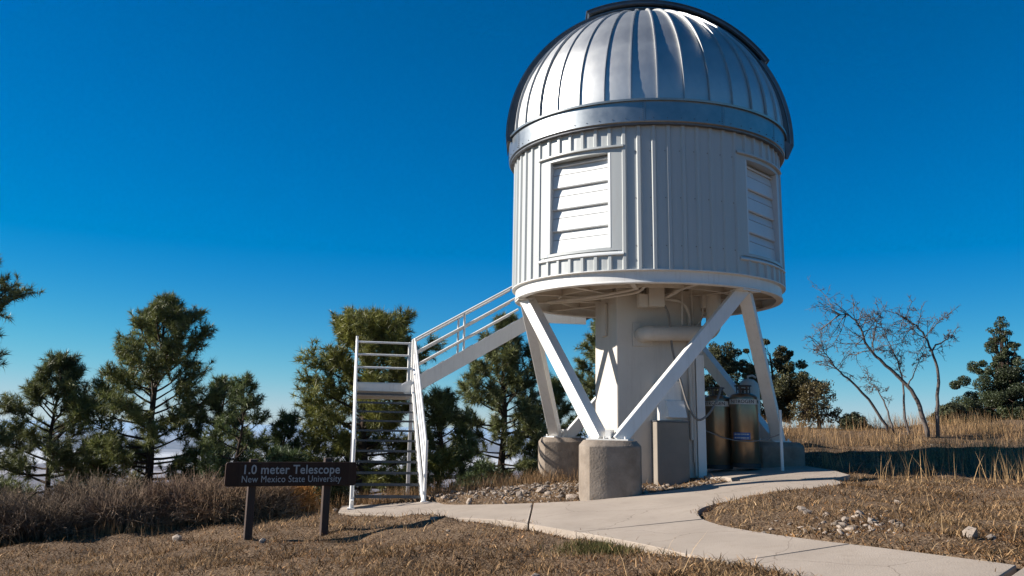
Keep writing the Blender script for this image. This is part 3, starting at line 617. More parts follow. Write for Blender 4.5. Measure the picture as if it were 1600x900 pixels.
for body, size, zc, wd, bold in (('1.0 meter Telescope', .172, .058, 1.335, .0024), ('New Mexico State University', .128, -.068, 1.385, 0)):
    me = text_mesh(body, size, bold, .003); v = np.empty(len(me.vertices) * 3, np.float32); me.vertices.foreach_get('co', v); v = v.reshape(-1, 3)
    xs = v[:, 0]; xs = (xs - xs.min()) / (xs.max() - xs.min()) - .5
    nv = np.stack([xs * wd + .0, -.037 - v[:, 2], v[:, 1] + sz + zc], -1); me.vertices.foreach_set('co', nv.astype(np.float32).ravel()); me.update(); link('lettering', me, LETTER, bd)
for x, ht in ((-.535, .035), (.515, .055)):
    zg = H(-3.02 + x * .9, 12.95 + x * .44) - H(-3.02, 12.95) - .3
    MB().box((x - .052, .018, zg), (x + .052, .125, sz + HB + ht), None).build('post', POSTM, SG, bevel=.01)

# ------------------------------------------------------------------ vegetation helpers
def rand_unit(rg, n_):
    v = rg.normal(size=(n_, 3)); return v / np.linalg.norm(v, axis=1)[:, None]
def needles(P, Dr, Ln, rg, cnt, wdt, spread=1.0):
    """spiky tufts: cnt thin triangles fanned about direction Dr at each point P."""
    n_ = len(P); Pp = np.repeat(P, cnt, 0); d = np.repeat(Dr, cnt, 0) * .75 + rand_unit(rg, n_ * cnt) * spread; d /= np.linalg.norm(d, axis=1)[:, None] + 1e-9
    ln = np.repeat(Ln, cnt) * rg.uniform(.65, 1.15, n_ * cnt); s_ = np.cross(d, rand_unit(rg, n_ * cnt)); s_ /= np.linalg.norm(s_, axis=1)[:, None] + 1e-9
    base = Pp - np.repeat(Dr, cnt, 0) * (rg.uniform(0, .12, n_ * cnt) * 1.0)[:, None]
    v = np.stack([base - s_ * wdt / 2, base + s_ * wdt / 2, base + d * ln[:, None]], 1).reshape(-1, 3)
    return v, np.arange(len(v)).reshape(-1, 3)
def sticks(A, B, wa, wb):
    """thin four-sided sticks from A to B (arrays)."""
    d = B - A; d /= np.linalg.norm(d, axis=1)[:, None] + 1e-9; x = np.cross(d, [0.13, .21, .97]); x /= np.linalg.norm(x, axis=1)[:, None] + 1e-9; y = np.cross(d, x)
    wa = np.broadcast_to(np.asarray(wa, float), (len(A),))[:, None]; wb = np.broadcast_to(np.asarray(wb, float), (len(A),))[:, None]
    c = [(1, 0), (-.5, .87), (-.5, -.87)]
    v = np.stack([A + (x * a + y * b_) * wa for a, b_ in c] + [B + (x * a + y * b_) * wb for a, b_ in c], 1).reshape(-1, 3)
    k = np.arange(len(A))[:, None] * 6; f = np.concatenate([k + np.array([[0, 1, 4, 3]]), k + np.array([[1, 2, 5, 4]]), k + np.array([[2, 0, 3, 5]])])
    return v, f
def pine(x, y, top, prof, label, seed, lean=0.0, cb=.2, limbs=30, dens=1.0, tint=(1, 1, 1), needle=.20, trunk=.13, zb=None):
    """prof: list of (height fraction, crown radius)."""
    rg = np.random.default_rng(seed); zb = H(x, y) - .3 if zb is None else zb; Ht = top - zb - .34
    root = empty('pine_tree', (x, y, zb)); tag(root, label, 'tree', 'pines behind the crest')
    T = [(lean * (q / 9) ** 1.3 + .05 * math.sin(q * 1.7 + seed), .04 * math.cos(q * 1.3 + seed), Ht * q / 9) for q in range(10)]
    MB().tube(T, [trunk * (1 - .93 * (q / 9) ** 1.1) + .008 for q in range(10)], 9).build('trunk', BARK, root, 180)
    tx = np.interp; tz = [p[2] for p in T]; limbs = int(limbs * 1.25); pf = np.array(prof); SA, SB, wa, wb = [], [], [], []; P, Dd, L_, TI = [], [], [], []
    az = rg.uniform(0, 6)
    for k in range(limbs):
        f = cb + (1 - cb) * ((k + rg.uniform(.2, .8)) / limbs) ** .92; f = min(f, .985); z0 = f * Ht
        az += 2.4 + rg.uniform(-.5, .5); rad = np.interp(f, pf[:, 0], pf[:, 1]) * rg.uniform(.72, 1.12); rad = max(rad, .18)
        o3 = np.array([tx(z0, tz, [p[0] for p in T]), tx(z0, tz, [p[1] for p in T]), z0])
        el = R(-14 + 62 * max(0, (f - cb) / (1 - cb)) ** 1.2 + rg.uniform(-12, 12)); d = np.array([math.cos(az) * math.cos(el), math.sin(az) * math.cos(el), math.sin(el)])
        ns = 6; pts = [o3]
        for q in range(1, ns + 1):
            d = d + np.array([rg.uniform(-.12, .12), rg.uniform(-.12, .12), .07 + rg.uniform(-.05, .05)]); d /= np.linalg.norm(d); pts.append(pts[-1] + d * rad / ns)
        r0_ = .012 + .016 * rad
        for q in range(ns): SA.append(pts[q]); SB.append(pts[q + 1]); wa.append(r0_ * (1 - q / ns * .8)); wb.append(r0_ * (1 - (q + 1) / ns * .8))
        ntw = int(max(4, (9 + 11 * rad) * dens)); lt = rg.uniform(.75, 1.2)
        for q in range(ntw):
            s_ = rg.uniform(.22, 1) ** .7 * ns; a = int(min(s_, ns - 1)); p = pts[a] + (pts[a + 1] - pts[a]) * (s_ - a)
            dr = (pts[a + 1] - pts[a]); dr = dr / np.linalg.norm(dr); t_ = dr * .8 + rand_unit(rg, 1)[0] * .8 + np.array([0, 0, .18]); t_ /= np.linalg.norm(t_)
            tl = rg.uniform(.15, .42) * (.5 + .3 * rad) + .05; e_ = p + t_ * tl
            SA.append(p); SB.append(e_); wa.append(.009); wb.append(.005)
            for m_ in range(2 if tl > .25 else 1):
                P.append(e_ - t_ * tl * .45 * m_); Dd.append(t_); L_.append(needle * rg.uniform(.8, 1.15)); TI.append(lt * rg.uniform(.8, 1.2))
        P.append(pts[-1]); Dd.append(d); L_.append(needle); TI.append(lt)
    P.append(np.array(T[-1])); Dd.append(np.array([0, 0, 1.])); L_.append(needle); TI.append(1.1)
    v, f = sticks(np.array(SA), np.array(SB), wa, wb); link('branches', fast_mesh('branches', v, f), BARK, root)
    cnt = 30; v, f = needles(np.array(P), np.array(Dd), np.array(L_), rg, cnt, .017)
    ti = np.repeat(np.array(TI), cnt * 3)[:, None] * np.array(tint)[None]
    link('crown', fast_mesh('crown', v, f, ti), NEEDLE, root); return root
def leafy(x, y, top, lobes, label, seed, name='juniper_tree', cat='tree', group='broad dark trees on the right rise', n=9000, leaf=.052, tint=(1, 1, 1), trunk=.09, zb=None, ma=None, spiky=False):
    """lobes: (dx, dy, z above top, radius xy, radius z) relative to the trunk; leaves fill each lobe's shell in clumps."""
    rg = np.random.default_rng(seed); zb = H(x, y) - .1 if zb is None else zb; root = empty(name, (x, y, zb)); tag(root, label, cat, group)
    tot = sum(l_[3] ** 2 * l_[4] for l_ in lobes); P = []; TI = []; SA, SB, wa, wb = [], [], [], []; fork = np.array([0, 0, max(.15, (top - zb) * .3)])
    for dx, dy, dz, rx, rz in lobes:
        c = np.array([dx, dy, top - zb + dz]); k = max(8, int(150 * (rx ** 2 * rz / tot)))
        cl = rand_unit(rg, k) * (rg.uniform(.35, 1, k) ** .6)[:, None] * np.array([rx, rx, rz]) + c
        m_ = int(3.2 * n * rx ** 2 * rz / tot / k) + 1
        cr = rg.uniform(.55, 1.1, k) * min(.30, max(.12, rx * .34))
        pp = np.repeat(cl, m_, 0) + rand_unit(rg, k * m_) * (np.repeat(cr, m_) * rg.uniform(.15, 1, k * m_) ** .5)[:, None] * np.array([1, 1, .8]); P.append(pp); TI.append(np.repeat(rg.uniform(.6, 1.35, k), m_))
        mid = fork + (c - fork) * .6 + rand_unit(rg, 1)[0] * .06
        SA += [fork, mid]; SB += [mid, c]; wa += [trunk * .5, trunk * .33]; wb += [trunk * .33, trunk * .18]
        for q in range(k): SA.append(mid + (c - mid) * rg.uniform(0, 1)); SB.append(cl[q]); wa.append(.012); wb.append(.004)
    P = np.concatenate(P); TI = np.concatenate(TI); N = len(P); d = rand_unit(rg, N); s_ = np.cross(d, rand_unit(rg, N)); s_ /= np.linalg.norm(s_, axis=1)[:, None] + 1e-9
    ln = leaf * rg.uniform(.6, 1.3, N)[:, None]; v = np.stack([P - d * ln * .5, P + s_ * ln * .33, P + d * ln * .5, P - s_ * ln * .33], 1).reshape(-1, 3)
    link('crown', fast_mesh('crown', v, np.arange(4 * N).reshape(-1, 4), np.repeat(TI, 4)[:, None] * np.array(tint)[None]), ma or LEAF, root)
    MB().tube([(0, 0, -.2), (.02, .01, fork[2] * .5), tuple(fork)], [trunk * 1.1, trunk * .8, trunk * .55], 8).build('trunk', BARK, root, 180)
    v, f = sticks(np.array(SA), np.array(SB), wa, wb); link('branches', fast_mesh('branches', v, f), BARK, root); return root

# ------------------------------------------------------------------ trees on the left, beyond the crest
Y_T = (1.25, 1.15, .75)
pine(-12.75, 20.0, 3.3, [(.3, 1.5), (.5, 1.9), (.62, 1.5), (.74, 1.9), (.88, 1.9), (1, .5)], 'pine cut off by the left edge of the view, branches reaching in', 11, cb=.3, limbs=38, dens=1.0, zb=-4.6)
pine(-11.95, 24.0, 1.80, [(.3, 2.0), (.5, 1.9), (.65, 1.75), (.78, 1.3), (.9, .75), (1, .25)], 'broad dark pine with a rounded top near the left edge', 12, cb=.42, limbs=50, dens=1.0, zb=-6.4)
pine(-9.36, 24.0, 3.50, [(.3, 2.0), (.55, 1.9), (.68, 1.75), (.76, 1.5), (.86, 1.2), (.93, .6), (1, .1)], 'tallest pine of the left group, pointed and dense', 13, cb=.36, limbs=66, dens=1.0, zb=-6.0, tint=(1.1, 1.08, .9), trunk=.17)
pine(-6.45, 22.0, 1.35, [(.3, 1.2), (.55, 1.05), (.7, .85), (.85, .55), (.95, .3), (1, .1)], 'thin young pine with sparse open branches left of the sign', 14, cb=.42, limbs=30, dens=.6, zb=-4.5, trunk=.07, tint=(.85, .95, .9), needle=.16)
pine(-3.55, 22.6, 2.85, [(.3, 2.05), (.5, 1.85), (.62, 1.5), (.75, 1.65), (.88, 1.2), (.96, .55), (1, .15)], 'bushy yellow-green pine directly behind the staircase landing', 15, cb=.30, limbs=66, dens=1.2, tint=Y_T, zb=-3.6, trunk=.17)
pine(-1.68, 23.0, .95, [(.35, 1.1), (.6, .9), (.75, .75), (.9, .6), (1, .25)], 'small round-topped pine just right of the staircase posts', 16, cb=.45, limbs=32, dens=.7, zb=-3.8, tint=(.9, 1, .95), trunk=.09)
pine(-.15, 25.0, 3.20, [(.3, 1.5), (.5, 1.45), (.66, 1.35), (.8, .95), (.92, .55), (1, .2)], 'tall straight pine behind the upper flight of stairs', 17, cb=.34, limbs=58, dens=.95, zb=-4.3, trunk=.15)
pine(1.25, 26.0, 1.55, [(.3, 1.1), (.55, .95), (.8, .7), (1, .2)], 'dark pine seen between the left support leg and the column', 18, cb=.3, limbs=34, dens=.75, zb=-4.0, tint=(.85, .95, .9))
pine(2.85, 27.0, 3.45, [(.3, 1.3), (.55, 1.15), (.8, .95), (1, .3)], 'pine mostly hidden behind the white column', 19, cb=.3, limbs=40, dens=1.0, zb=-3.6)
pine(-5.0, 20.5, -.45, [(.2, .75), (.5, .8), (.8, .5), (1, .2)], 'low dark pine sapling behind the brown sign', 20, cb=.15, limbs=30, dens=1.1, zb=-2.7, trunk=.05, tint=(.7, .85, .85), needle=.14)
pine(-.55, 20.5, -.65, [(.2, .6), (.5, .5), (.8, .4), (1, .2)], 'low scraggly pine sapling beside the rubble bank', 21, cb=.2, limbs=18, dens=.7, zb=-2.5, trunk=.05, tint=(.7, .85, .85), needle=.14)
pine(-12.0, 17.0, -.5, [(.2, 1.3), (.5, 1.2), (.8, .8), (1, .3)], 'low dark pine at the far left behind the shrubs', 22, cb=.15, limbs=36, dens=1.1, zb=-3.2, trunk=.06, tint=(.7, .85, .85))
pine(-8.0, 25.5, 1.3, [(.3, 1.4), (.6, 1.2), (.85, .8), (1, .3)], 'dark pine crowded against the right side of the tallest left pine', 23, cb=.3, limbs=36, dens=1.0, zb=-6, tint=(.75, .85, .8))
pine(-5.75, 23.5, .42, [(.3, 1.1), (.6, 1.0), (.85, .6), (1, .2)], 'short open pine between the thin young pine and the bushy yellow-green one', 24, cb=.3, limbs=28, dens=.8, zb=-5, tint=(.8, .9, .85), trunk=.08)
# ------------------------------------------------------------------ trees on the right rise
B_T = (1.0, .88, .75)
leafy(6.2, 26.0, 2.62, [(0, 0, -.45, .55, .45), (.45, .1, -.95, .55, .5), (-.35, 0, -1.1, .5, .5), (.1, 0, -1.7, .7, .5)], 'dark rounded tree between the column and the right leg', 31, n=12000, trunk=.1)
leafy(7.6, 26.0, 2.75, [(-.05, 0, -.45, .55, .42), (.55, .1, -.75, .5, .4), (-.55, 0, -.85, .45, .5), (.2, 0, -1.3, .85, .5), (1.0, .1, -1.35, .5, .4), (-.35, 0, -1.9, .7, .5), (.6, 0, -2.0, .6, .45)], 'dense dark olive oak right of the right support leg', 32, n=15000, tint=B_T, trunk=.12, name='oak_tree')
leafy(8.35, 24.5, 1.55, [(0, 0, -.45, .48, .42), (-.3, 0, -.95, .5, .4), (.25, 0, -1.0, .35, .35)], 'brownish half-bare oak in front of the dense dark oak', 33, n=1500, tint=(1.25, .9, .75), trunk=.07, name='oak_tree')
leafy(9.15, 24.2, .62, [(0, 0, -.3, .34, .28), (.25, 0, -.45, .25, .2)], 'small dark juniper bush left of the bare oak', 34, n=3000, trunk=.03, name='juniper_bush', cat='bush', zb=.05)
leafy(12.3, 25.0, .95, [(0, 0, -.35, .4, .34), (-.35, .1, -.5, .35, .25), (.4, 0, -.55, .3, .25)], 'dark juniper bush behind the stems of the bare oak', 35, n=4500, trunk=.04, name='juniper_bush', cat='bush', zb=.1)
fir_l = []
rgf = random.Random(5)
for q in range(26):
    f = q / 25; rr = (2.05 * (1 - f) ** 1.0 + .10) * rgf.uniform(.8, 1.1); a = q * 2.4
    fir_l.append((math.cos(a) * rr * .55, math.sin(a) * rr * .55, -3.25 * (1 - f) - .1, max(.2, rr * .62), .30))
leafy(15.45, 28.0, 3.68, fir_l, 'dark pointed fir at the right edge of the view', 36, n=56000, leaf=.045, trunk=.1, name='fir_tree', tint=(.62, .72, .62), zb=.0)
leafy(17.6, 28.5, 2.2, [(0, 0, -.6, .8, .6), (-.6, 0, -1.2, .8, .6), (.5, 0, -1.3, .9, .7)], 'dark bush-like tree beyond the right edge beside the pointed fir', 37, n=9000, tint=(.62, .72, .62), zb=.1)
# bare oak: several crooked stems that fork into fine twigs
def bare_oak(x, y, stems, label, seed):
    rg = np.random.default_rng(seed); zb = H(x, y); root = empty('bare_oak', (x, y, zb)); tag(root, label, 'tree')
    tw = [[], [], [], []]
    def grow(p, d, ln, r_, lev):
        ns = 5; pts = [p]
        for q in range(ns):
            d = d + rg.normal(size=3) * (.16 if lev else .10) + np.array([0, 0, .05 if lev < 2 else .02]); d = d / np.linalg.norm(d); pts.append(pts[-1] + d * ln / ns)
        for q in range(ns): tw[0].append(pts[q]); tw[1].append(pts[q + 1]); tw[2].append(r_ * (1 - .5 * q / ns)); tw[3].append(r_ * (1 - .5 * (q + 1) / ns))
        twigs(pts, d, ln, r_, lev)
    def twigs(pts, d, ln, r_, lev):
        if lev >= 4: return
        nb = (0, int(5 + 17 * min(1, ln / 1.9)), 7, 5)[lev] if lev else 6
        for q in range(nb):
            s_ = rg.uniform(.25, 1) * (len(pts) - 1); a = int(min(s_, len(pts) - 2)); p = pts[a] + (pts[a + 1] - pts[a]) * (s_ - a); dd = pts[a + 1] - pts[a]; dd = dd / np.linalg.norm(dd)
            nd = dd + rand_unit(rg, 1)[0] * 1.2; nd[1] *= .8; nd[2] -= .08; nd /= np.linalg.norm(nd); grow(p, nd, ln * rg.uniform(.25, .50), max(.0052, r_ * rg.uniform(.3, .5)), lev + 1)
    for P, r_ in stems:
        pts = [np.array(p, float) for p in P]; mb = MB(); sm_ = curve([(p[0], p[2]) for p in P], 4); ys = curve([(p[1], 0) for p in P], 4); L3 = [np.array([a[0], b_[0], a[1]]) + rg.normal(size=3) * .012 for a, b_ in zip(sm_, ys)]
        mb.tube(L3, [r_ * (1 - .86 * q / (len(L3) - 1)) for q in range(len(L3))], 8).build('trunk', OAKB, root, 180)
        k0 = len(L3) // 3; twigs(L3[k0:], None, sum(np.linalg.norm(a - b_) for a, b_ in zip(L3[k0:], L3[k0 + 1:])) * .75, r_ * .6, 1)
        twigs(L3[len(L3) // 2:], None, .7, r_ * .5, 2); grow(L3[-1], (L3[-1] - L3[-2]) / np.linalg.norm(L3[-1] - L3[-2]), .35, .009, 3)
    v, f = sticks(np.array(tw[0]), np.array(tw[1]), tw[2], tw[3]); link('twigs', fast_mesh('twigs', v, f), OAKB, root)
sc = 21 / 1393.
def oz(px, py): return ((px - 1420) * sc, (698 - py) * sc)
def stem(pts, dy): return [(oz(*p)[0], dy * q / len(pts), oz(*p)[1] * .90) for q, p in enumerate(pts)]
bare_oak(9.45, 21.0, [(stem([(1435, 700), (1425, 645), (1410, 610), (1380, 575), (1355, 545), (1345, 510), (1330, 490), (1308, 487)], .25), .058), (stem([(1448, 700), (1452, 640), (1455, 590), (1447, 550), (1435, 520), (1415, 500), (1398, 489)], -.2), .046),
    (stem([(1375, 690), (1352, 645), (1320, 608), (1298, 585), (1282, 562), (1270, 545)], -.3), .038), (stem([(1385, 695), (1378, 655), (1368, 620), (1355, 600)], .4), .028), (stem([(1405, 700), (1404, 650), (1408, 600), (1402, 560), (1392, 525)], .5), .034),
    (stem([(1447, 550), (1462, 538), (1478, 528), (1488, 520)], .1), .025), (stem([(1452, 515), (1462, 500), (1475, 490)], -.1), .014), (stem([(1410, 612), (1425, 580), (1440, 555)], .1), .018), (stem([(1358, 545), (1368, 510), (1376, 485)], .1), .018)], 'leafless oak with several crooked grey stems on the right rise', 41)

# ------------------------------------------------------------------ shrubs along the crest
def shrub(x, y, w_, h_, label, seed, n=900, tint=(1, 1, 1), group='dry shrubs along the crest', name='dry_shrub'):
    rg = np.random.default_rng(seed); root_z = H(x, y) - .03; a = rg.uniform(0, 2 * PI, n); rr = np.sqrt(rg.uniform(0, 1, n)) * .45
    A = np.stack([np.cos(a) * rr * w_, np.sin(a) * rr * w_ * .8, np.zeros(n)], -1); B = A.copy(); sp_ = rg.uniform(.5, 1.0, n)
    B[:, 0] += np.cos(a) * sp_ * w_ * .55 + rg.normal(0, .1, n); B[:, 1] += np.sin(a) * sp_ * w_ * .45 + rg.normal(0, .1, n); B[:, 2] = .80 * h_ * rg.uniform(.45, 1.08, n) * np.sqrt(np.clip(1.15 - (np.hypot(B[:, 0], B[:, 1]) / w_) ** 2, .12, 1))
    M_ = (A + B) / 2; M_[:, 2] += .08 * h_; M_ += rg.normal(0, .04, M_.shape); SA = [A, M_]; SB = [M_, B]; W0 = [np.full(n, .008), np.full(n, .006)]; W1 = [np.full(n, .006), np.full(n, .003)]
    for q in range(4):
        s_ = rg.uniform(.2, .95, n)[:, None]; p = M_ + (B - M_) * s_; d = (B - M_) / np.linalg.norm(B - M_, axis=1)[:, None] * .7 + rand_unit(rg, n) * .8; e_ = p + d * rg.uniform(.08, .22, n)[:, None]
        SA.append(p); SB.append(e_); W0.append(np.full(n, .0045)); W1.append(np.full(n, .002))
    ti = np.concatenate([np.repeat(rg.uniform(.7, 1.3, n), 6)] * 6)
    v, f = sticks(np.concatenate(SA), np.concatenate(SB), np.concatenate(W0), np.concatenate(W1))
    o = link(name, fast_mesh(name, v, f, ti[:, None] * np.array(tint)[None]), TWIG); o.location = (x, y, root_z); tag(o, label, 'shrub', group); return o
G_ = (1.0, .97, .92)
for k, (x, y, w_, h_, lab, ti, nn) in enumerate([
    (-8.3, 14.6, 1.1, 1.05, 'dark grey-brown shrub cut off by the left edge', G_, 1400), (-7.2, 14.3, .9, .85, 'dark low shrub nearest the bottom left corner', (.7, .68, .68), 1300),
    (-6.9, 15.6, 1.0, 1.05, 'tall grey twiggy shrub under the broad dark pine', G_, 1300), (-6.1, 14.9, .85, .80, 'rounded grey shrub, third from the left along the crest', (.95, .9, .88), 1200),
    (-5.3, 15.3, .85, .95, 'tallest reddish grey shrub in the middle of the crest row', (1.0, .9, .86), 1300), (-4.6, 15.0, .7, .70, 'brown twiggy shrub just left of the sign', (1.05, .95, .85), 1100),
    (-4.1, 15.4, .65, .75, 'pale twiggy shrub directly behind the left sign post', (1.1, 1.0, .9), 1000), (-9.4, 15.2, 1.2, 1.1, 'grey shrub beyond the left edge of the view', G_, 1000),
    (-5.9, 16.4, .9, .8, 'grey shrub behind the crest under the tallest pine', G_, 900)]):
    shrub(x, y, w_, h_, lab, 60 + k, int(nn * .75), ti)
shrub(-3.72, 15.9, .42, .62, 'yellow-orange dry rabbitbrush clump behind the sign posts', 75, 1100, (2.0, 1.35, .62), None, 'rabbitbrush')
leafy(-3.25, 16.6, -.75, [(0, 0, -.25, .35, .3), (.2, .1, -.5, .35, .3)], 'small dark green juniper bush behind the right sign post', 76, n=3500, trunk=.03, name='juniper_bush', cat='bush', group='junipers near the sign', tint=(.6, .7, .6), leaf=.04)
shrub(12.9, 20.6, .55, .38, 'dark low dead brush pile under the tall grass at the right edge', 77, 700, (.55, .5, .48), None, 'brush_pile')
shrub(2.6, 19.6, .4, .5, 'small brown shrub behind the column at the crest', 78, 400, (1, .9, .8), None)

# ------------------------------------------------------------------ grass, litter and stones
RG = np.random.default_rng(7)
def scatter(n, x0, x1, y0, y1, pw=2.0):
    """random ground points, thinning with distance from the path's near end."""
    u_ = RG.uniform(0, 1, n); y = 1 / (1 / y0 + u_ * (1 / y1 - 1 / y0)); x = RG.uniform(0, 1, n); s_ = y / y1; xm = .5
    x = (x0 + (x1 - x0) * x) * 1.0
    return x, y
def ok(x, y, grow=.03):
    k = ~on_path(x, y, grow)
    for p in PIERS: k &= np.hypot(x - p.x, y - p.y) > .5
    k &= ~((np.abs(x - TX - .1) < .95) & (np.abs(y - TY) < .95)); return k
gzf = lambda x, y: hill(x, y) + .10 * lump(x, y, 1.3, 1) + .06 * lump(x, y, 4.0, 2) + .035 * lump(x, y, 11, 3) + .10 * np.exp(-(((x - .6) / 1.7) ** 2 + ((y - 15.9) / 1.3) ** 2))
def blades(x, y, h_, wd, lean, tint, name, zs=None):
    n = len(x); z = gzf(x, y) - .01 if zs is None else zs; a = RG.uniform(0, 2 * PI, n); b_ = RG.uniform(0, 2 * PI, n); P = np.stack([x, y, z], -1)
    s_ = np.stack([np.cos(a), np.sin(a), np.zeros(n)], -1) * (wd / 2)[:, None]; ln = lean * RG.uniform(.3, 1.2, n)
    d = np.stack([np.cos(b_) * np.sin(ln), np.sin(b_) * np.sin(ln), np.cos(ln)], -1); M_ = P + d * (h_ * .55)[:, None]; d2 = d + np.stack([np.cos(b_), np.sin(b_), -.3 * np.ones(n)], -1) * (.45 * lean)[:, None]; d2 /= np.linalg.norm(d2, axis=1)[:, None]
    E_ = M_ + d2 * (h_ * .5)[:, None]
    v = np.stack([P - s_, P + s_, M_ + s_ * .7, M_ - s_ * .7, E_], 1).reshape(-1, 3); k = np.arange(n)[:, None] * 5
    f = np.concatenate([k + [[0, 1, 2]], k + [[0, 2, 3]], k + [[3, 2, 4]]]); ti = np.repeat(tint, 5, 0)
    o = link(name, fast_mesh(name, v, f, ti), GRASS); o['kind'] = 'stuff'
    return o
def clumpy(x, y, f, seed): return lump(x, y, f, seed)
# matted thatch that covers the open ground
n = 460000; x, y = scatter(n, -10, 17, 6.5, 27); k = ok(x, y) & (np.abs(x - .5) < 2.2 + .72 * y); x, y = x[k], y[k]; den = .40 + 1.5 * clumpy(x, y, 2.2, 21) + 1.2 * clumpy(x, y, 6, 22); k = RG.uniform(0, 1, len(x)) < np.clip(den, .12, 1); x, y = x[k], y[k]
n = len(x); r1 = RG.uniform(0, 1, n); tt = RG.uniform(.45, 1.25, n)[:, None] * (np.array([.80, .72, .64]) + (.45 * clumpy(x, y, 1.5, 23) + .5 * clumpy(x, y, 6, 24))[:, None]); tt *= np.where(r1 < .28, .28, np.where(r1 > .93, 1.9, 1))[:, None]; tt = np.clip(tt, .05, 2)
blades(x, y, RG.uniform(.03, .15, n), RG.uniform(.005, .015, n), RG.uniform(.95, 1.75, n), tt, 'thatch')
# pine-needle and leaf litter lying flat everywhere between the clumps
n = 520000; x, y = scatter(n, -10, 17, 6.5, 24); k = ok(x, y) & (np.abs(x - .5) < 2.2 + .72 * y); x, y = x[k], y[k]; k = RG.uniform(0, 1, len(x)) < np.clip(.75 + .8 * clumpy(x, y, 3.1, 28), .3, 1); x, y = x[k], y[k]
n = len(x); r1 = RG.uniform(0, 1, n); tt = RG.uniform(.35, 1.1, n)[:, None] * (np.array([.92, .72, .56]) + (.35 * clumpy(x, y, 1.7, 29) + .4 * clumpy(x, y, 8, 30))[:, None]); tt *= np.where(r1 < .30, .30, np.where(r1 > .95, 2.0, 1))[:, None]; tt = np.clip(tt, .04, 2)
blades(x, y, RG.uniform(.018, .075, n), RG.uniform(.006, .018, n), RG.uniform(1.25, 1.75, n), tt, 'needle_litter')
# short standing dry grass in clumps
n = 100000; x, y = scatter(n, -10, 17, 6.5, 26); k = ok(x, y, .05) & (np.abs(x - .5) < 2.2 + .72 * y); x, y = x[k], y[k]; den = clumpy(x, y, 1.8, 25) + .7 * clumpy(x, y, 5, 26); k = RG.uniform(0, 1, len(x)) < np.clip(.2 + 1.5 * den, .03, 1); x, y = x[k], y[k]
n = len(x); tt = RG.uniform(.5, 1.5, n)[:, None] * (np.array([[1.0, .94, .82]]) + .4 * clumpy(x, y, 4, 27)[:, None])
blades(x, y, RG.uniform(.03, .12, n), RG.uniform(.003, .006, n), RG.uniform(.2, 1.1, n), tt, 'short_dry_grass')
# tall straw on the right rise and along the crest
n = 62000; x = RG.uniform(4.8, 20, n); y = RG.uniform(13.6, 25.5, n); edge = 14.6 + .16 * (x - 5) + .8 * lump(x, y, 1.2, 31); k = (y > edge) & ok(x, y, .1) & (RG.uniform(0, 1, n) < np.clip(.15 + 1.3 * lump(x, y, 1.6, 32) + .6 * lump(x, y, 5, 34), .02, 1)); k &= ~((x < 5.6) & (y < 18)); x, y = x[k], y[k]; n = len(x)
blades(x, y, RG.uniform(.15, .5, n), RG.uniform(.004, .009, n), RG.uniform(.08, .6, n), RG.uniform(.5, 1.3, n)[:, None] * np.array([[.98, .90, .80]]), 'tall_straw')
n = 9000; x = RG.uniform(5.5, 11.5, n); y = 13.35 + .13 * (x - 5.5) + np.abs(RG.normal(0, .75, n)); k = ok(x, y, .1) & (RG.uniform(0, 1, n) < np.clip(.16 + .9 * lump(x, y, 1.7, 43), .02, 1) * np.clip((x - 5.6) / 1.5, .1, 1)); x, y = x[k], y[k]; n = len(x)
blades(x, y, RG.uniform(.16, .55, n), RG.uniform(.004, .008, n), RG.uniform(.08, .5, n), RG.uniform(.7, 1.4, n)[:, None] * np.array([[1.0, .92, .8]]), 'front_straw')
n = 26000; x = RG.uniform(-10, 2.2, n); yc_ = np.interp(x, [-12, -6, -3, -1, 1, 3], [14.3, 14.9, 16.2, 16.9, 18.2, 19.5]); y = yc_ + RG.normal(0, .45, n); k = ok(x, y, .1) & (RG.uniform(0, 1, n) < np.clip(.4 + lump(x, y, 2.0, 33), .05, 1)); x, y = x[k], y[k]; n = len(x)
blades(x, y, RG.uniform(.10, .34, n), RG.uniform(.003, .007, n), RG.uniform(.1, .5, n), RG.uniform(.6, 1.25, n)[:, None] * np.array([[.95, .86, .78]]), 'crest_straw')
# a few tall single stalks near the path and a green tuft at its edge
n = 130; x, y = scatter(n, -5, 9, 7.2, 13); k = ok(x, y, .05); x, y = x[k], y[k]; n = len(x)
blades(x, y, RG.uniform(.25, .48, n), RG.uniform(.003, .006, n), RG.uniform(.1, .8, n), np.tile([[1.25, 1.2, 1.1]], (n, 1)), 'dry_stalks')
n = 1500; x = .97 + RG.normal(0, .20, n); y = 10.05 + RG.normal(0, .13, n) - (x - .97) * .8; k = ok(x, y, .02); x, y = x[k], y[k]; n = len(x)
bx = RG.uniform(-3, 5.2, 60000); by = RG.uniform(7, 16.2, 60000); k = on_path(bx, by)
for dx, dy in ((.11, 0), (-.11, 0), (0, .11), (0, -.11)):
    kk = on_path(bx + dx, by + dy); inn = kk if (dx, dy) == (.11, 0) else inn & kk
k &= ~inn; k &= RG.uniform(0, 1, len(bx)) < np.clip(.1 + .9 * clumpy(bx, by, 3, 51), 0, 1)
bx, by = bx[k], by[k]; n2 = len(bx)
lo_ = blades(bx, by, RG.uniform(.02, .08, n2), RG.uniform(.004, .010, n2), RG.uniform(1.2, 1.6, n2), RG.uniform(.3, 1.1, n2)[:, None] * np.array([[.9, .8, .7]]), 'path_litter', zs=hill(bx, by) + .040)
go = blades(x, y, RG.uniform(.04, .11, n), RG.uniform(.005, .01, n), RG.uniform(.2, .9, n), RG.uniform(.7, 1.2, n)[:, None] * np.array([[.30, .40, .24]]), 'green_tuft'); del go['kind']; tag(go, 'small patch of green ground cover at the near edge of the path', 'plant')
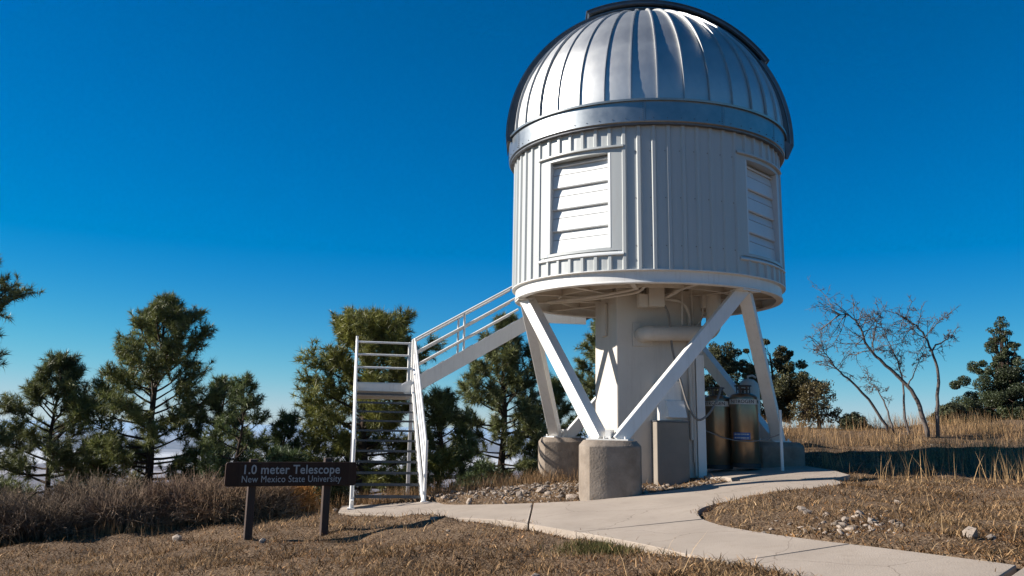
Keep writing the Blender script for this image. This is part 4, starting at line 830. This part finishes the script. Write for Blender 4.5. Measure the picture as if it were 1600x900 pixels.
# stones
def stone_mesh(seed):
    bm = bmesh.new(); bmesh.ops.create_icosphere(bm, subdivisions=1, radius=1); rg = random.Random(seed)
    for v_ in bm.verts: v_.co *= rg.uniform(.62, 1.15)
    me = bpy.data.meshes.new('rock'); bm.to_mesh(me); bm.free(); me.materials.append(ROCK); return me
SM = [stone_mesh(s_) for s_ in range(8)]
sv = [np.array([v_.co[:] for v_ in me.vertices]) for me in SM]; sf = [np.array([p.vertices[:] for p in me.polygons]) for me in SM]
def rubble(x, y, s_, name):
    V, F_ = [], []; o_ = 0
    for a, b_, c in zip(x, y, s_):
        k = RG.integers(0, 8); an = RG.uniform(0, 6.28); q = sv[k] * np.array([c * RG.uniform(.9, 1.8), c * RG.uniform(.7, 1.2), c * RG.uniform(.25, .6)]); q[:, 2] += q[:, 0] * RG.normal(0, .35) + q[:, 1] * RG.normal(0, .35); ca, sa = math.cos(an), math.sin(an)
        q = np.stack([q[:, 0] * ca - q[:, 1] * sa + a, q[:, 0] * sa + q[:, 1] * ca + b_, q[:, 2] + float(gzf(a, b_)) + c * .05], -1); V.append(q); F_.append(sf[k] + o_); o_ += len(q)
    o = link(name, fast_mesh(name, np.concatenate(V), np.concatenate(F_)), ROCK); o['kind'] = 'stuff'; return o
n = 1900; x = RG.normal(.2, 1.1, n); y = RG.normal(15.6, .85, n); x2 = RG.normal(3.65, .45, 260); y2 = RG.normal(10.1, .35, 260); x3, y3 = scatter(260, -8, 14, 7, 22); x4 = RG.uniform(2.0, 3.5, 240); y4 = RG.normal(15.05, .22, 240)
X = np.concatenate([x, x2, x3, x4]); Yv = np.concatenate([y, y2, y3, y4]); k = ok(X, Yv, .05); X, Yv = X[k], Yv[k]
rubble(X, Yv, np.clip(RG.lognormal(-3.95, .62, len(X)), .007, .075), 'rubble')
for x, y, s_, k, lab in [(4.28, 8.62, .085, 0, 'largest pale rock in the grass right of the path'), (4.55, 8.75, .05, 1, 'small pale rock just right of the largest rock'), (3.58, 11.3, .06, 2, 'pale rock at the upper end of the stony patch'), (3.57, 11.05, .05, 3, 'rock lying below the one at the upper end of the stony patch'),
    (3.75, 10.3, .06, 4, 'white rock in the middle of the stony patch right of the path'), (3.95, 10.05, .05, 5, 'flat white rock at the right end of the stony patch'), (2.85, 10.35, .05, 6, 'brown rock in the grass close to the curve of the path'), (.28, 8.95, .07, 7, 'grey rock at the bottom edge left of the path'),
    (1.02, 14.55, .10, 2, 'jagged rock leaning on the left foot of the front footing'), (1.32, 14.28, .085, 4, 'pale rock at the front left foot of the front footing'), (2.15, 14.3, .06, 1, 'small rock at the right foot of the front footing'), (.55, 15.2, .09, 3, 'broad rock on the rubble bank left of the front footing'),
    (.2, 14.9, .08, 6, 'flat rock low on the rubble bank'), (4.9, 11.6, .06, 5, 'dark rock in the grass mound beyond the stony patch'), (-4.7, 13.4, .08, 0, 'pale flat stone in the grass left of the sign'), (-3.2, 12.3, .06, 7, 'small white stone below the sign shadow')]:
    o = bpy.data.objects.new('rock', SM[k]); COL.objects.link(o); rgk = random.Random(int(x * 100 + 999)); o.scale = (s_ * rgk.uniform(1, 1.4), s_ * rgk.uniform(.8, 1.2), s_ * rgk.uniform(.7, 1.0)); o.rotation_euler = (rgk.uniform(-.3, .3), rgk.uniform(-.3, .3), rgk.uniform(0, 6)); o.location = (x, y, float(gzf(np.array(x), np.array(y))) + s_ * .35); tag(o, lab, 'rock', 'loose rocks')

# ------------------------------------------------------------------ haze over the basin
hz = MB().box((-70000, -70000, -410), (70000, 70000, 9.5)).build('haze', None); tag(hz, kind='stuff')
hm = bpy.data.materials.new('haze'); hm.use_nodes = True; n = hm.node_tree.nodes; n.remove(n['Principled BSDF']); pv = n.new('ShaderNodeVolumePrincipled'); pv.inputs['Color'].default_value = (.50, .72, 1.0, 1); pv.inputs['Density'].default_value = 2.8e-5; pv.inputs['Anisotropy'].default_value = .1
hm.node_tree.links.new(pv.outputs[0], n['Material Output'].inputs['Volume']); hz.data.materials.append(hm)
